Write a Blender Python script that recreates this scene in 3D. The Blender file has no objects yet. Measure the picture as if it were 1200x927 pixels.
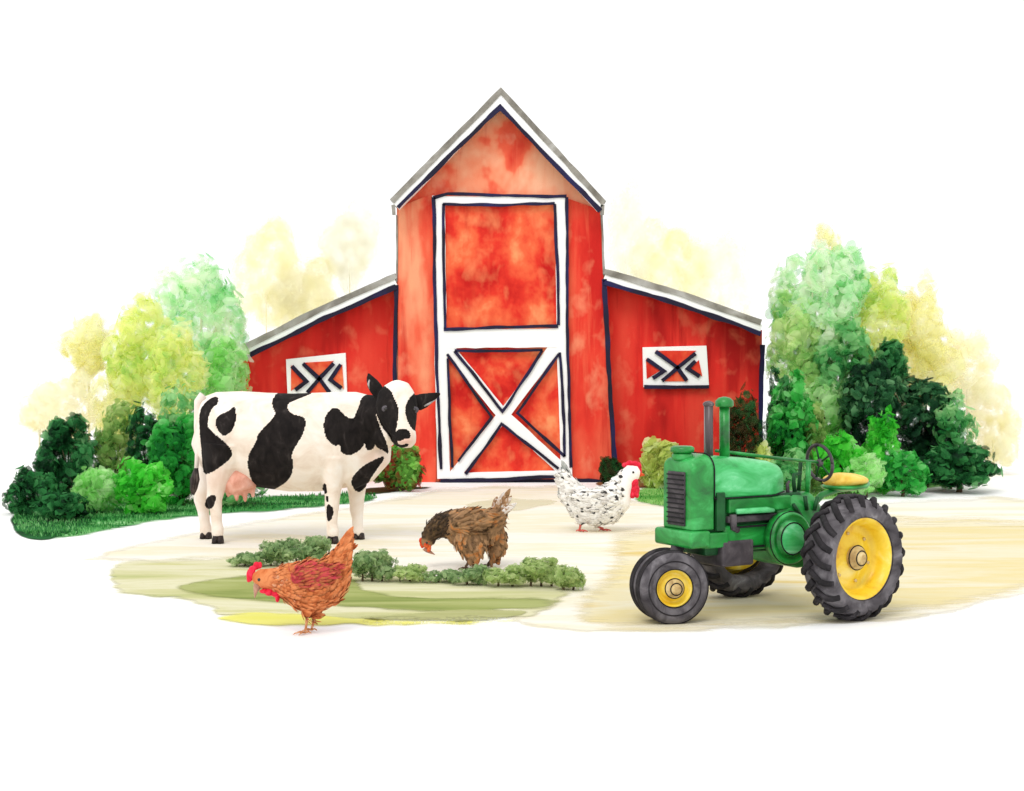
import bpy, bmesh, math, random
import numpy as np
from mathutils import Vector, Matrix, noise
R = math.radians
SC = bpy.context.scene
COL = SC.collection

# ---------------------------------------------------------------- camera, sky, sun, exposure
S, YH, H = 1800.0, 415.0, 1.74            # focal length in photo pixels, horizon row, eye height
cam = bpy.data.objects.new('camera', bpy.data.cameras.new('camera'))
COL.objects.link(cam)
cam.location = (0, 0, H); cam.rotation_euler = (R(90), 0, 0)
cam.data.sensor_width = 36; cam.data.lens = 36 * S / 1200
cam.data.shift_y = (YH - 463.5) / 1200
cam.data.clip_start = 0.1; cam.data.clip_end = 3000
SC.camera = cam

w = bpy.data.worlds.new('World'); SC.world = w; w.use_nodes = True
nt = w.node_tree; nt.nodes.clear()
sky = nt.nodes.new('ShaderNodeTexSky'); sky.sky_type = 'NISHITA'; sky.sun_disc = False
sky.sun_elevation = R(52); sky.sun_rotation = R(200); sky.dust_density = 6
hs = nt.nodes.new('ShaderNodeHueSaturation'); hs.inputs['Saturation'].default_value = 0.05; hs.inputs['Value'].default_value = 0.1
mixw = nt.nodes.new('ShaderNodeMixRGB'); mixw.inputs[0].default_value = 0.92; mixw.inputs[2].default_value = (1.02, 1.02, 1.02, 1)
bgn = nt.nodes.new('ShaderNodeBackground'); bgn.inputs['Strength'].default_value = 1.0
wo = nt.nodes.new('ShaderNodeOutputWorld')
nt.links.new(sky.outputs[0], hs.inputs['Color']); nt.links.new(hs.outputs[0], mixw.inputs[1])
nt.links.new(mixw.outputs[0], bgn.inputs['Color']); nt.links.new(bgn.outputs[0], wo.inputs[0])

sun = bpy.data.objects.new('sun', bpy.data.lights.new('sun', 'SUN')); COL.objects.link(sun)
sun.data.energy = 1.0; sun.data.angle = R(25); sun.data.color = (1, 0.97, 0.92)
sun.rotation_euler = (R(40), 0, R(-20))
SC.view_settings.view_transform = 'Standard'; SC.view_settings.look = 'None'
SC.view_settings.gamma = 1; SC.view_settings.exposure = 0.28
SC.render.engine = 'CYCLES'; SC.cycles.max_bounces = 16; SC.cycles.diffuse_bounces = 8; SC.cycles.transmission_bounces = 10; SC.cycles.transparent_max_bounces = 40
SC.render.resolution_x = 1024; SC.render.resolution_y = 791

# ---------------------------------------------------------------- helpers
def gd(py): return S * H / (py - YH)
def W(px, py, d): return Vector(((px - 600) / S * d, d, H + (YH - py) / S * d))
def G(px, py):
    d = gd(py); return Vector(((px - 600) / S * d, d, 0))
def lin(c, g=0.9):
    o = []
    for v in c[:3]:
        v /= 255.0
        o.append(min(0.96, g * (v / 12.92 if v <= 0.04045 else ((v + 0.055) / 1.055) ** 2.4)))
    return (*o, 1)

class MB:
    def __init__(s): s.v = []; s.f = []
    def add(s, v, f):
        o = len(s.v); s.v += [tuple(p) for p in v]; s.f += [tuple(i + o for i in q) for q in f]; return s
    def loft(s, pts, rads, lat=(0, 1, 0), n=16, cap=True):
        """rings across a path; rads = (in plane, lateral)"""
        P = [Vector(p) for p in pts]; lat = Vector(lat); V = []; F = []
        for i, p in enumerate(P):
            t = (P[min(i + 1, len(P) - 1)] - P[max(i - 1, 0)]).normalized()
            b = (lat - t * lat.dot(t))
            if b.length < 1e-4: b = t.orthogonal()
            b.normalize(); a = b.cross(t).normalized()
            r = rads[i]; ra, rb = (r, r) if not hasattr(r, '__len__') else r
            for k in range(n):
                q = 2 * math.pi * k / n
                V.append(p + a * (ra * math.cos(q)) + b * (rb * math.sin(q)))
        m = len(P)
        for i in range(m - 1):
            for k in range(n):
                k2 = (k + 1) % n
                F.append((i * n + k, (i + 1) * n + k, (i + 1) * n + k2, i * n + k2))
        if cap:
            F.append(tuple(range(n))); F.append(tuple(range((m - 1) * n, m * n))[::-1])
        return s.add(V, F)
    def tube(s, pts, r, n=10): 
        rr = r if hasattr(r, '__len__') else [r] * len(pts)
        t = Vector(pts[-1]) - Vector(pts[0])
        lat = (0, 1, 0) if abs(t.normalized().y) < 0.9 else (1, 0, 0)
        return s.loft(pts, rr, lat, n)
    def ell(s, c, r, nu=20, nv=12):
        V = []; F = []
        for j in range(nv + 1):
            th = math.pi * j / nv
            for i in range(nu):
                ph = 2 * math.pi * i / nu
                V.append((c[0] + r[0] * math.sin(th) * math.cos(ph), c[1] + r[1] * math.sin(th) * math.sin(ph), c[2] + r[2] * math.cos(th)))
        for j in range(nv):
            for i in range(nu):
                i2 = (i + 1) % nu
                F.append((j * nu + i, (j + 1) * nu + i, (j + 1) * nu + i2, j * nu + i2))
        return s.add(V, F)
    def box(s, c, h):
        V = [(c[0] + h[0] * a, c[1] + h[1] * b, c[2] + h[2] * e) for a in (-1, 1) for b in (-1, 1) for e in (-1, 1)]
        return s.add(V, [(0, 1, 3, 2), (4, 6, 7, 5), (0, 4, 5, 1), (2, 3, 7, 6), (0, 2, 6, 4), (1, 5, 7, 3)])
    def prism(s, poly, vec):
        n = len(poly); vec = Vector(vec)
        V = [Vector(p) for p in poly] + [Vector(p) + vec for p in poly]
        F = [tuple(range(n)), tuple(range(n, 2 * n))[::-1]] + [(i, i + n, (i + 1) % n + n, (i + 1) % n) for i in range(n)]
        return s.add(V, F)
    def lathe(s, prof, c=(0, 0, 0), n=40, M=None):
        """profile (radius, along) turned about local Y"""
        V = []; F = []; m = len(prof)
        for k in range(n):
            q = 2 * math.pi * k / n
            for r, y in prof:
                p = Vector((r * math.cos(q), y, r * math.sin(q)))
                if M is not None: p = M @ p
                V.append(p + Vector(c))
        for k in range(n):
            k2 = (k + 1) % n
            for i in range(m - 1):
                F.append((k * m + i, k * m + i + 1, k2 * m + i + 1, k2 * m + i))
        return s.add(V, F)

def link(name, me, mat, parent=None, smooth=True):
    if mat: me.materials.append(mat)
    if smooth: me.polygons.foreach_set('use_smooth', [True] * len(me.polygons))
    o = bpy.data.objects.new(name, me); COL.objects.link(o)
    if parent: o.parent = parent
    return o
def mesh_of(mb, name='m'):
    me = bpy.data.meshes.new(name); me.from_pydata(mb.v, [], mb.f)
    bm = bmesh.new(); bm.from_mesh(me)
    bmesh.ops.recalc_face_normals(bm, faces=bm.faces); bm.to_mesh(me); bm.free()
    return me
def build(mb, name, mat, parent=None, smooth=False, bevel=0, seg=2, subd=0):
    o = link(name, mesh_of(mb, name), mat, parent, smooth)
    if bevel:
        m = o.modifiers.new('b', 'BEVEL'); m.width = bevel; m.segments = seg; m.limit_method = 'ANGLE'; m.angle_limit = R(35)
    if subd:
        m = o.modifiers.new('s', 'SUBSURF'); m.levels = subd; m.render_levels = subd
    if smooth and bevel:
        m = o.modifiers.new('w', 'WEIGHTED_NORMAL')
    return o
def fuse(mb, voxel, it=6, fac=0.5):
    """all overlapping lofts become one continuous skin"""
    me = mesh_of(mb); o = bpy.data.objects.new('t', me); COL.objects.link(o)
    m = o.modifiers.new('r', 'REMESH'); m.mode = 'VOXEL'; m.voxel_size = voxel
    if it:
        m = o.modifiers.new('s', 'SMOOTH'); m.factor = fac; m.iterations = it
    dg = bpy.context.evaluated_depsgraph_get(); dg.update()
    r = bpy.data.meshes.new_from_object(o.evaluated_get(dg))
    bpy.data.objects.remove(o)
    return r
def empty(name, loc, label=None, cat=None, group=None, rz=0):
    o = bpy.data.objects.new(name, None); COL.objects.link(o); o.location = loc; o.rotation_euler = (0, 0, rz)
    o.empty_display_size = 0.2
    tag(o, label, cat, group); return o
def tag(o, label=None, cat=None, group=None, kind=None):
    if label: o['label'] = label
    if cat: o['category'] = cat
    if group: o['group'] = group
    if kind: o['kind'] = kind
def inpoly(x, y, poly):
    r = np.zeros(len(x), bool); n = len(poly)
    for i in range(n):
        x1, y1 = poly[i]; x2, y2 = poly[(i + 1) % n]
        c = ((y1 > y) != (y2 > y)) & (x < (x2 - x1) * (y - y1) / (y2 - y1 + 1e-12) + x1)
        r ^= c
    return r
def sdist(x, y, poly):
    d = np.full(len(x), 1e9); n = len(poly)
    for i in range(n):
        x1, y1 = poly[i]; x2, y2 = poly[(i + 1) % n]
        dx, dy = x2 - x1, y2 - y1
        t = np.clip(((x - x1) * dx + (y - y1) * dy) / (dx * dx + dy * dy + 1e-12), 0, 1)
        d = np.minimum(d, np.hypot(x - x1 - t * dx, y - y1 - t * dy))
    return np.where(inpoly(x, y, poly), d, -d)
def smooth_poly(poly, it=2):
    for _ in range(it):
        q = []
        for i in range(len(poly)):
            a, b = poly[i], poly[(i + 1) % len(poly)]
            q += [(a[0] * .75 + b[0] * .25, a[1] * .75 + b[1] * .25), (a[0] * .25 + b[0] * .75, a[1] * .25 + b[1] * .75)]
        poly = q
    return poly
def fattr(me, name, vals):
    a = me.attributes.new(name, 'FLOAT', 'POINT'); a.data.foreach_set('value', np.asarray(vals, np.float32))

# ---------------------------------------------------------------- materials
class NT:
    def __init__(s, name):
        s.m = bpy.data.materials.new(name); s.m.use_nodes = True; s.t = s.m.node_tree; s.t.nodes.clear()
        s.out = s.n('ShaderNodeOutputMaterial')
    def n(s, t, **k):
        x = s.t.nodes.new(t)
        for a, b in k.items(): setattr(x, a, b)
        return x
    def l(s, a, b): s.t.links.new(a, b)
    def coords(s, scale=(1, 1, 1), rot=(0, 0, 0), kind='Object'):
        tc = s.n('ShaderNodeTexCoord'); mp = s.n('ShaderNodeMapping')
        mp.inputs['Scale'].default_value = scale; mp.inputs['Rotation'].default_value = rot
        s.l(tc.outputs[kind], mp.inputs[0]); return mp.outputs[0]
    def noise(s, v, sc, det=5, rough=0.55, dist=0.0):
        x = s.n('ShaderNodeTexNoise'); x.inputs['Scale'].default_value = sc; x.inputs['Detail'].default_value = det
        x.inputs['Roughness'].default_value = rough; x.inputs['Distortion'].default_value = dist
        s.l(v, x.inputs['Vector']); return x.outputs['Fac']
    def ramp(s, f, stops):
        x = s.n('ShaderNodeValToRGB'); e = x.color_ramp.elements
        while len(e) < len(stops): e.new(0.5)
        for i, (p, c) in enumerate(stops): e[i].position = p; e[i].color = c
        s.l(f, x.inputs[0]); return x.outputs[0]
    def mix(s, f, a, b, mode='MIX'):
        x = s.n('ShaderNodeMixRGB', blend_type=mode)
        for i, q in enumerate((f, a, b)):
            if hasattr(q, 'default_value'): s.l(q, x.inputs[i])
            else: x.inputs[i].default_value = q
        return x.outputs[0]
    def math(s, op, a, b=0.0):
        x = s.n('ShaderNodeMath', operation=op)
        for i, q in enumerate((a, b)):
            if hasattr(q, 'default_value'): s.l(q, x.inputs[i])
            else: x.inputs[i].default_value = q
        return x.outputs[0]
    def attr(s, nm):
        return s.n('ShaderNodeAttribute', attribute_name=nm).outputs['Fac']
    def bsdf(s, col, rough=0.8, spec=0.25, bump=None, bs=0.2, bd=0.01, coat=0):
        b = s.n('ShaderNodeBsdfPrincipled'); b.inputs['Roughness'].default_value = rough
        b.inputs['Specular IOR Level'].default_value = spec
        if hasattr(col, 'default_value'): s.l(col, b.inputs['Base Color'])
        else: b.inputs['Base Color'].default_value = col
        if coat: b.inputs['Coat Weight'].default_value = coat; b.inputs['Coat Roughness'].default_value = 0.2
        if bump is not None:
            x = s.n('ShaderNodeBump'); x.inputs['Strength'].default_value = bs; x.inputs['Distance'].default_value = bd
            s.l(bump, x.inputs['Height']); s.l(x.outputs[0], b.inputs['Normal'])
        return b.outputs[0]
    def end(s, sh): s.l(sh, s.out.inputs[0]); return s.m

def pigment(name, cols, scale=(1, 1, 1), sc=1.5, rough=0.75, spec=0.25, dist=0.8, grain=0.12, bs=0.15, coat=0, lo=0.3, hi=0.7, streak=None):
    """washy paint: a few pigments run into each other, fine grain over them"""
    t = NT(name); v = t.coords(scale)
    f = t.noise(v, sc, 6, 0.6, dist)
    n = len(cols); st = [(lo + (hi - lo) * i / max(1, n - 1), lin(c)) for i, c in enumerate(cols)]
    c = t.ramp(f, st) if n > 1 else t.ramp(f, [(0, lin(cols[0])), (1, lin(cols[0]))])
    if streak:
        v2 = t.coords(streak[0]); f2 = t.noise(v2, streak[1], 5, 0.65, 0.3)
        c = t.mix(t.ramp(f2, [(0.55, (0, 0, 0, 1)), (0.72, (1, 1, 1, 1))]), c, lin(streak[2]))
    g = t.noise(t.coords(), 60, 3, 0.7)
    c = t.mix(grain, c, t.ramp(g, [(0.3, (.55, .55, .55, 1)), (0.7, (1, 1, 1, 1))]), 'MULTIPLY')
    return t.end(t.bsdf(c, rough, spec, f, bs, 0.01, coat))

def leafmat(name, cols, trans=0.4, clump=1.7, gain=1.0, sheer=0.0):
    t = NT(name)
    g = t.n('ShaderNodeNewGeometry')
    f = t.noise(t.coords(kind='Object'), clump, 3, 0.5, 0.4)
    k = t.math('ADD', t.math('MULTIPLY', f, 1.9), t.math('MULTIPLY', g.outputs['Random Per Island'], 0.5))
    k = t.math('SUBTRACT', k, 0.7)
    n = len(cols); c = t.ramp(k, [(0.08 + 0.84 * i / max(1, n - 1), lin(q, gain)) for i, q in enumerate(cols)])
    b = t.bsdf(c, 0.7, 0.15)
    tr = t.n('ShaderNodeBsdfTranslucent'); t.l(c, tr.inputs[0])
    mx = t.n('ShaderNodeMixShader'); mx.inputs[0].default_value = trans
    t.l(b, mx.inputs[1]); t.l(tr.outputs[0], mx.inputs[2])
    if sheer:
        tp_ = t.n('ShaderNodeBsdfTransparent'); m2 = t.n('ShaderNodeMixShader'); m2.inputs[0].default_value = sheer
        t.l(mx.outputs[0], m2.inputs[1]); t.l(tp_.outputs[0], m2.inputs[2]); mx = m2
    return t.end(mx.outputs[0])

def washmat(name, cols, scale=(0.5, 2.0, 1), sc=1.2, strength=1.0, brk=0.35, lo=0.32, hi=0.68):
    """thin stain on the ground: lets the sheet below show where it wears out"""
    t = NT(name); v = t.coords(scale)
    f = t.noise(v, sc, 6, 0.6, 0.7)
    c = t.ramp(f, [(lo + (hi - lo) * i / max(1, len(cols) - 1), lin(q, .80)) for i, q in enumerate(cols)])
    e = t.noise(t.coords((.7, 2.6, 1)), 2.6, 6, 0.7, 0.5)
    a = t.math('ADD', t.attr('wash'), t.math('MULTIPLY', t.math('SUBTRACT', e, 0.5), brk * 2))
    a = t.ramp(a, [(0.25, (0, 0, 0, 1)), (0.6, (strength,) * 3 + (1,))])
    a = t.math('MULTIPLY', a, t.ramp(t.attr('wash'), [(.02, (0, 0, 0, 1)), (.45, (1, 1, 1, 1))]))
    b = t.bsdf(c, 0.9, 0.1)
    tr = t.n('ShaderNodeBsdfTransparent'); mx = t.n('ShaderNodeMixShader')
    t.l(a, mx.inputs[0]); t.l(tr.outputs[0], mx.inputs[1]); t.l(b, mx.inputs[2])
    return t.end(mx.outputs[0])

M = {}
M['white_ground'] = pigment('white_ground', [(252, 252, 252), (255, 255, 255)], sc=0.3, grain=0.0, bs=0)
def barnpaint(name, deep, base, lights, zs=.45, lightat=.52, streak=.5, sc=1.25, seed=0.0):
    """worn red paint: deep and thin areas, vertical brush marks, sun-faded patches"""
    t = NT(name)
    def v(sx, sz):
        tc = t.n('ShaderNodeTexCoord'); mp = t.n('ShaderNodeMapping'); mp.inputs['Scale'].default_value = (sx, 1, sz); mp.inputs['Location'].default_value = (seed, seed * .7, seed * 1.3)
        t.l(tc.outputs['Object'], mp.inputs[0]); return mp.outputs[0]
    f = t.noise(v(1, zs), sc, 4, .55, .15)
    c = t.ramp(f, [(.34, lin(deep)), (.46, lin(base)), (lightat + .06, lin(lights[0])), (lightat + .16, lin(lights[1]))])
    f2 = t.noise(v(5, .3), 1.4, 5, .6, .2)
    c = t.mix(t.math('MULTIPLY', t.ramp(f2, [(.52, (0, 0, 0, 1)), (.66, (1, 1, 1, 1))]), streak), c, lin(lights[0]))
    f3 = t.noise(v(4, .35), 1.1, 5, .6, .2)
    c = t.mix(t.math('MULTIPLY', t.ramp(f3, [(.3, (1, 1, 1, 1)), (.42, (0, 0, 0, 1))]), .7), c, lin(deep))
    f4 = t.noise(v(2.2, 1.6), 1.7, 3, .5, .2)
    c = t.mix(t.math('MULTIPLY', t.ramp(f4, [(.54, (0, 0, 0, 1)), (.74, (1, 1, 1, 1))]), .6), c, lin(lights[1]))
    g = t.noise(t.coords(), 45, 3, .7)
    c = t.mix(.1, c, t.ramp(g, [(.3, (.5, .5, .5, 1)), (.7, (1, 1, 1, 1))]), 'MULTIPLY')
    return t.end(t.bsdf(c, .8, .2, f2, .15, .01))
M['barn_red'] = barnpaint('barn_red', (204, 34, 28), (234, 62, 46), [(244, 104, 74), (250, 164, 124)], .3, .5, .75, 1.3, 3.0)
M['gable_red'] = barnpaint('gable_red', (218, 48, 36), (244, 104, 74), [(250, 148, 110), (252, 188, 152)], .8, .43, .35, 1.1, 7.4)
M['shed_red'] = barnpaint('shed_red', (176, 20, 20), (230, 46, 38), [(240, 76, 58), (248, 134, 100)], .3, .56, .4, 1.1, 1.2)
M['door_red'] = barnpaint('door_red', (198, 26, 22), (228, 54, 38), [(244, 106, 66), (250, 156, 104)], .9, .53, .2, 1.9, 5.5)
M['white_paint'] = pigment('white_paint', [(246, 246, 248), (254, 254, 254), (255, 255, 255)], sc=2, grain=.03, lo=.2, hi=.5)
M['ink'] = pigment('ink', [(14, 10, 26), (26, 20, 50), (34, 34, 92)], sc=.9, rough=.6, grain=.1)
M['roof_grey'] = pigment('roof_grey', [(105, 100, 92), (150, 146, 138), (188, 186, 182)], (1, .6, 1), 2.2, rough=.85)
M['bark'] = pigment('bark', [(70, 56, 42), (110, 92, 70)], (1, 1, .3), 9, rough=.9)
M['pale_bark'] = pigment('pale_bark', [(236, 230, 204), (248, 244, 224)], (1, 1, .3), 9, rough=.9)

# ---------------------------------------------------------------- ground
g = MB().add([(-900, -60, 0), (900, -60, 0), (900, 2000, 0), (-900, 2000, 0)], [(0, 1, 2, 3)])
gr = build(g, 'ground', M['white_ground']); tag(gr, kind='structure')

def wash(name, poly, z, mat, feather=10, kind='structure', sx=4.0, sy=1.2):
    poly = smooth_poly(poly, 2)
    xs = [p[0] for p in poly]; ys = [p[1] for p in poly]
    gx = np.arange(min(xs) - 4, max(xs) + 5, sx); gy = np.arange(min(ys) - 2, max(ys) + 3, sy)
    X, Y = np.meshgrid(gx, gy); x = X.ravel(); y = Y.ravel()
    d = sdist(x, y * 2.2, [(a, b * 2.2) for a, b in poly])
    for i in range(len(x)):
        d[i] += 5 * noise.noise((x[i] * .03, y[i] * .09, z * 900))
    a = np.clip(d / feather, 0, 1)
    dd = S * H / (y - YH); V = np.stack([(x - 600) / S * dd, dd, np.full_like(dd, z)], 1)
    nx, ny = len(gx), len(gy); F = []
    ok = d > -3
    for j in range(ny - 1):
        for i in range(nx - 1):
            q = (j * nx + i, (j + 1) * nx + i, (j + 1) * nx + i + 1, j * nx + i + 1)
            if ok[q[0]] or ok[q[1]] or ok[q[2]] or ok[q[3]]: F.append(q)
    me = bpy.data.meshes.new(name); me.from_pydata(V.tolist(), [], F); fattr(me, 'wash', a)
    o = link(name, me, mat, None, False); tag(o, kind=kind); return o

wash('path', [(40, 660), (250, 612), (430, 585), (520, 566), (668, 562), (760, 585), (900, 590), (1080, 580), (1215, 575), (1320, 620), (1320, 690), (1180, 705), (1100, 730), (960, 738),
              (860, 745), (720, 748), (610, 741), (560, 715), (400, 690), (200, 665)], .002,
     washmat('path_cream', [(248, 242, 224), (251, 247, 236), (244, 236, 208), (252, 248, 238)], (.4, 1.4, 1), .8, 1, .3), 34)
wash('sand', [(690, 612), (900, 598), (1240, 594), (1320, 640), (1240, 696), (1100, 728), (960, 740), (830, 748), (680, 748), (640, 715), (700, 660)], .0035,
     washmat('path_sand', [(250, 240, 202), (248, 232, 174), (252, 245, 216), (242, 216, 138)], (.3, 1.3, 1), .9, .85, .5), 70)
wash('sand', [(770, 612), (880, 606), (1000, 612), (980, 622), (800, 626)], .005, washmat('sand_ochre', [(236, 212, 130), (240, 222, 158)], (.2, 2, 1), 2, .7, .5), 18)
wash('sand', [(530, 590), (600, 580), (670, 585), (640, 598), (560, 602)], .005, washmat('sand_pale', [(240, 232, 196), (244, 238, 208)], (.2, 2, 1), 2, .6, .5), 12)
wash('field', [(118, 652), (118, 700), (190, 705), (235, 714), (262, 734), (600, 733), (650, 722), (690, 688), (690, 664), (560, 678), (460, 668), (380, 640), (300, 646), (200, 652)], .0055,
     washmat('field_olive', [(196, 200, 138), (216, 214, 162), (234, 230, 196), (208, 206, 140)], (.35, 1.6, 1), 1.1, .95, .5), 30)
wash('field', [(180, 688), (300, 668), (430, 674), (425, 688), (480, 698), (560, 698), (690, 700), (645, 720), (480, 722), (400, 714), (250, 708)], .007,
     washmat('field_green', [(118, 138, 66), (146, 160, 86), (172, 180, 108), (190, 196, 132)], (.35, 1.8, 1), 1.3, .92, .5), 22)
wash('field', [(400, 722), (520, 716), (640, 712), (600, 731), (440, 732)], .0085, washmat('field_sage', [(180, 184, 116), (208, 208, 152)], (.2, 2, 1), 2, .8, .4), 10)
wash('field', [(235, 721), (330, 716), (440, 725), (560, 727), (630, 724), (600, 734), (400, 736), (262, 735)], .0085, washmat('field_yellow', [(244, 240, 110), (246, 242, 140)], (.2, 2, 1), 2, .85, .5), 14)
wash('grass', [(8, 590), (60, 585), (230, 582), (330, 578), (440, 572), (455, 590), (380, 598), (250, 607), (180, 614), (100, 632), (40, 637), (10, 625)], .0035,
     washmat('grass_left', [(16, 74, 32), (44, 128, 58), (96, 176, 96), (160, 212, 150)], (.5, 1.5, 1), 1.1, 1, .45), 20)
wash('grass', [(8, 600), (70, 592), (120, 606), (90, 628), (40, 636), (10, 625)], .0055, washmat('grass_dark', [(14, 48, 22), (20, 84, 36), (40, 120, 60)], (.5, 1.5, 1), 1.5, 1, .25), 8)
wash('grass', [(735, 570), (800, 562), (900, 560), (1080, 556), (1170, 552), (1165, 566), (1060, 578), (960, 590), (860, 596), (740, 598)], .0035,
     washmat('grass_right', [(60, 138, 50), (112, 180, 84), (160, 206, 120), (120, 190, 110)], (.5, 1.5, 1), 1.1, 1, .45), 20)
wash('soil', [(420, 572), (500, 569), (520, 572), (470, 577), (420, 582)], .006, washmat('soil_dark', [(70, 40, 22), (50, 70, 34)], (1, 1, 1), 2, 1, .3), 4)
wash('soil', [(690, 566), (735, 562), (800, 562), (860, 562), (800, 570), (715, 572)], .006, washmat('soil_brown', [(60, 46, 26), (150, 100, 60), (120, 140, 60)], (1, 1, 1), 2, .9, .3), 4)

# short grass on the two green strips
def blades(name, polys, n, cols, label, h=(.04, .1), seed=3):
    rnd = random.Random(seed); mb = MB(); cnt = 0
    poly = smooth_poly(polys, 1); xs = [p[0] for p in poly]; ys = [p[1] for p in poly]
    X = np.array([rnd.uniform(min(xs), max(xs)) for _ in range(n * 3)]); Y = np.array([rnd.uniform(min(ys), max(ys)) for _ in range(n * 3)])
    ok = sdist(X, Y * 2, [(a, b * 2) for a, b in poly]) > 4
    for x, y in list(zip(X[ok], Y[ok]))[:n]:
        p = G(x, y); a = rnd.uniform(0, 6.28); hh = rnd.uniform(*h); ww = .008
        dx, dy = math.cos(a), math.sin(a); l = rnd.uniform(.2, .7) * hh
        mb.add([(p.x - dx * ww, p.y - dy * ww, 0), (p.x + dx * ww, p.y + dy * ww, 0), (p.x + dx * ww * .6 - dy * l * .4, p.y + dy * ww * .6 + dx * l * .4, hh * .6), (p.x - dy * l, p.y + dx * l, hh)], [(0, 1, 2, 3)])
    o = build(mb, name, leafmat(name + '_leaf', cols, .4, 1.5)); tag(o, label, 'grass', None, 'stuff')
blades('grass_blades', [(12, 592), (60, 588), (230, 584), (330, 580), (440, 574), (450, 590), (250, 604), (180, 611), (100, 629), (40, 634), (14, 622)], 5000, [(22, 84, 38), (56, 140, 66), (110, 186, 106), (160, 214, 150)], 'short green grass growing in the strip behind the cow', (.02, .05))
blades('grass_blades', [(740, 572), (900, 562), (1165, 555), (1160, 565), (960, 588), (860, 594), (745, 596)], 3500, [(60, 138, 50), (112, 180, 84), (160, 206, 120)], 'short green grass growing in the strip behind the tractor', (.02, .05), seed=5)

# ---------------------------------------------------------------- barn
D = 20.9
barn = empty('barn', W(587, 565, D) * 1.0, 'red gabled barn with two low side sheds, white trim and a big white crossed door', 'barn')
BO = Vector((W(587, 565, D).x, D, 0)); barn.location = BO
def stroke(mb, pts, width, d, depth, jit=.5, step=9, seed=0, taper=False):
    """board or painted line along photo points, at distance d, going back by depth"""
    P = []
    for i in range(len(pts) - 1):
        a = Vector(pts[i]); b = Vector(pts[i + 1]); n = max(1, int((b - a).length / step))
        P += [a.lerp(b, k / n) for k in range(n)]
    P.append(Vector(pts[-1])); m = len(P); L = []; Q = []
    for i, p in enumerate(P):
        t1 = (P[i] - P[i - 1]).normalized() if i else (P[1] - P[0]).normalized()
        t2 = (P[i + 1] - P[i]).normalized() if i < m - 1 else t1
        n1 = Vector((-t1.y, t1.x)); n2 = Vector((-t2.y, t2.x)); nn = (n1 + n2)
        nn = nn / max(.25, nn.length_squared) * 2
        wv = width * .5 * (1 + (.22 * jit * noise.noise((p.x * .06, p.y * .06, seed + 3.1)) * 2))
        o = jit * noise.noise((p.x * .035, p.y * .035, seed)) * 1.0
        c = p + n1 * o
        L.append(c + nn * wv); Q.append(c - nn * wv)
    V = []
    for dd in (d, d + depth):
        for q in (L, Q):
            for p in q:
                u = W(p.x, p.y, d); V.append((u.x - BO.x, dd - BO.y, u.z))
    F = []
    for i in range(m - 1):
        F += [(i, i + 1, m + i + 1, m + i), (2 * m + i, 3 * m + i, 3 * m + i + 1, 2 * m + i + 1), (i, 2 * m + i, 2 * m + i + 1, i + 1), (m + i, m + i + 1, 3 * m + i + 1, 3 * m + i)]
    F += [(0, m, 3 * m, 2 * m), (m - 1, 3 * m - 1, 4 * m - 1, 2 * m - 1)]
    return mb.add(V, F)
def slab(mb, poly, d, depth):
    P = []
    for q in poly:
        u = W(q[0], q[1], d); P.append((u.x - BO.x, d - BO.y, max(0, u.z)))
    return mb.prism(P, (0, depth, 0))
def line(pts, wd, d, parent, name='trim_line', mat='ink', depth=.018, jit=1.0):
    line.k += 1; wd = wd * 1.15
    return build(stroke(MB(), pts, wd, d, depth, jit, 7, line.k * 7.7), name, M[mat], parent)
line.k = 0
# walls
wall = build(slab(MB(), [(465, 570), (465, 240), (586, 124), (704, 243), (719, 570)], D, 6.5), 'wall', M['gable_red'], barn)
# lower and side cladding of the tall front, a board layer proud of the gable wall
build(slab(MB(), [(466, 569), (467, 243), (509, 226), (511, 569)], D - .03, .03), 'siding', M['barn_red'], barn)
build(slab(MB(), [(665, 569), (664, 232), (703, 246), (718, 569)], D - .03, .03), 'siding', M['barn_red'], barn)
DS = D + .25
shl = build(slab(MB(), [(279, 573), (279, 421), (466, 334), (466, 573)], DS, 5.6), 'side_shed', M['shed_red'], barn)
shr = build(slab(MB(), [(707, 573), (707, 328), (893, 387), (893, 573)], DS, 5.6), 'side_shed', M['shed_red'], barn)
# roofs
build(stroke(MB(), [(459, 236), (587, 106.5), (708, 238)], 6.5, D - .345, 7.1, .5, 10, 4), 'roof', M['roof_grey'], barn)
build(stroke(MB(), [(463.5, 241), (586.5, 116), (704.5, 243)], 10.5, D - .33, .2, .25, 10, 9), 'fascia', M['white_paint'], barn)
line([(466, 243), (530, 179), (586, 125.5), (640, 182), (704, 247)], 4.4, D - .345, barn)
line([(461, 240), (461.5, 252)], 4, D - .33, barn, mat='roof_grey'); line([(706, 240), (705.5, 252)], 4, D - .33, barn, mat='roof_grey')
for pts, sh in (([(284, 408), (374, 363), (464, 323)], shl), ([(708, 318), (800, 345), (892, 378)], shr)):
    ro = build(stroke(MB(), pts, 7, DS - .315, 6.1, .6, 10, pts[0][0]), 'roof', M['roof_grey'], sh)
    lo = [(x, y + 7.6) for x, y in pts]
    build(stroke(MB(), lo, 10, DS - .30, .2, .3, 10, pts[0][0] + 1), 'fascia', M['white_paint'], sh)
    line([(x, y + 12.8) for x, y in pts], 4.6, DS - .318, sh)
line([(277.5, 428), (278, 570)], 4.5, DS - .06, shl, 'corner_post', depth=.06); line([(894, 404), (892, 470), (892, 570)], 4.5, DS - .06, shr, 'corner_post', depth=.06)
line([(464, 334), (463, 400), (463, 568)], 4, D - .05, barn, depth=.05); line([(708, 327), (713, 420), (718, 500), (721, 566)], 4.6, D - .05, barn, depth=.05)
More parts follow.
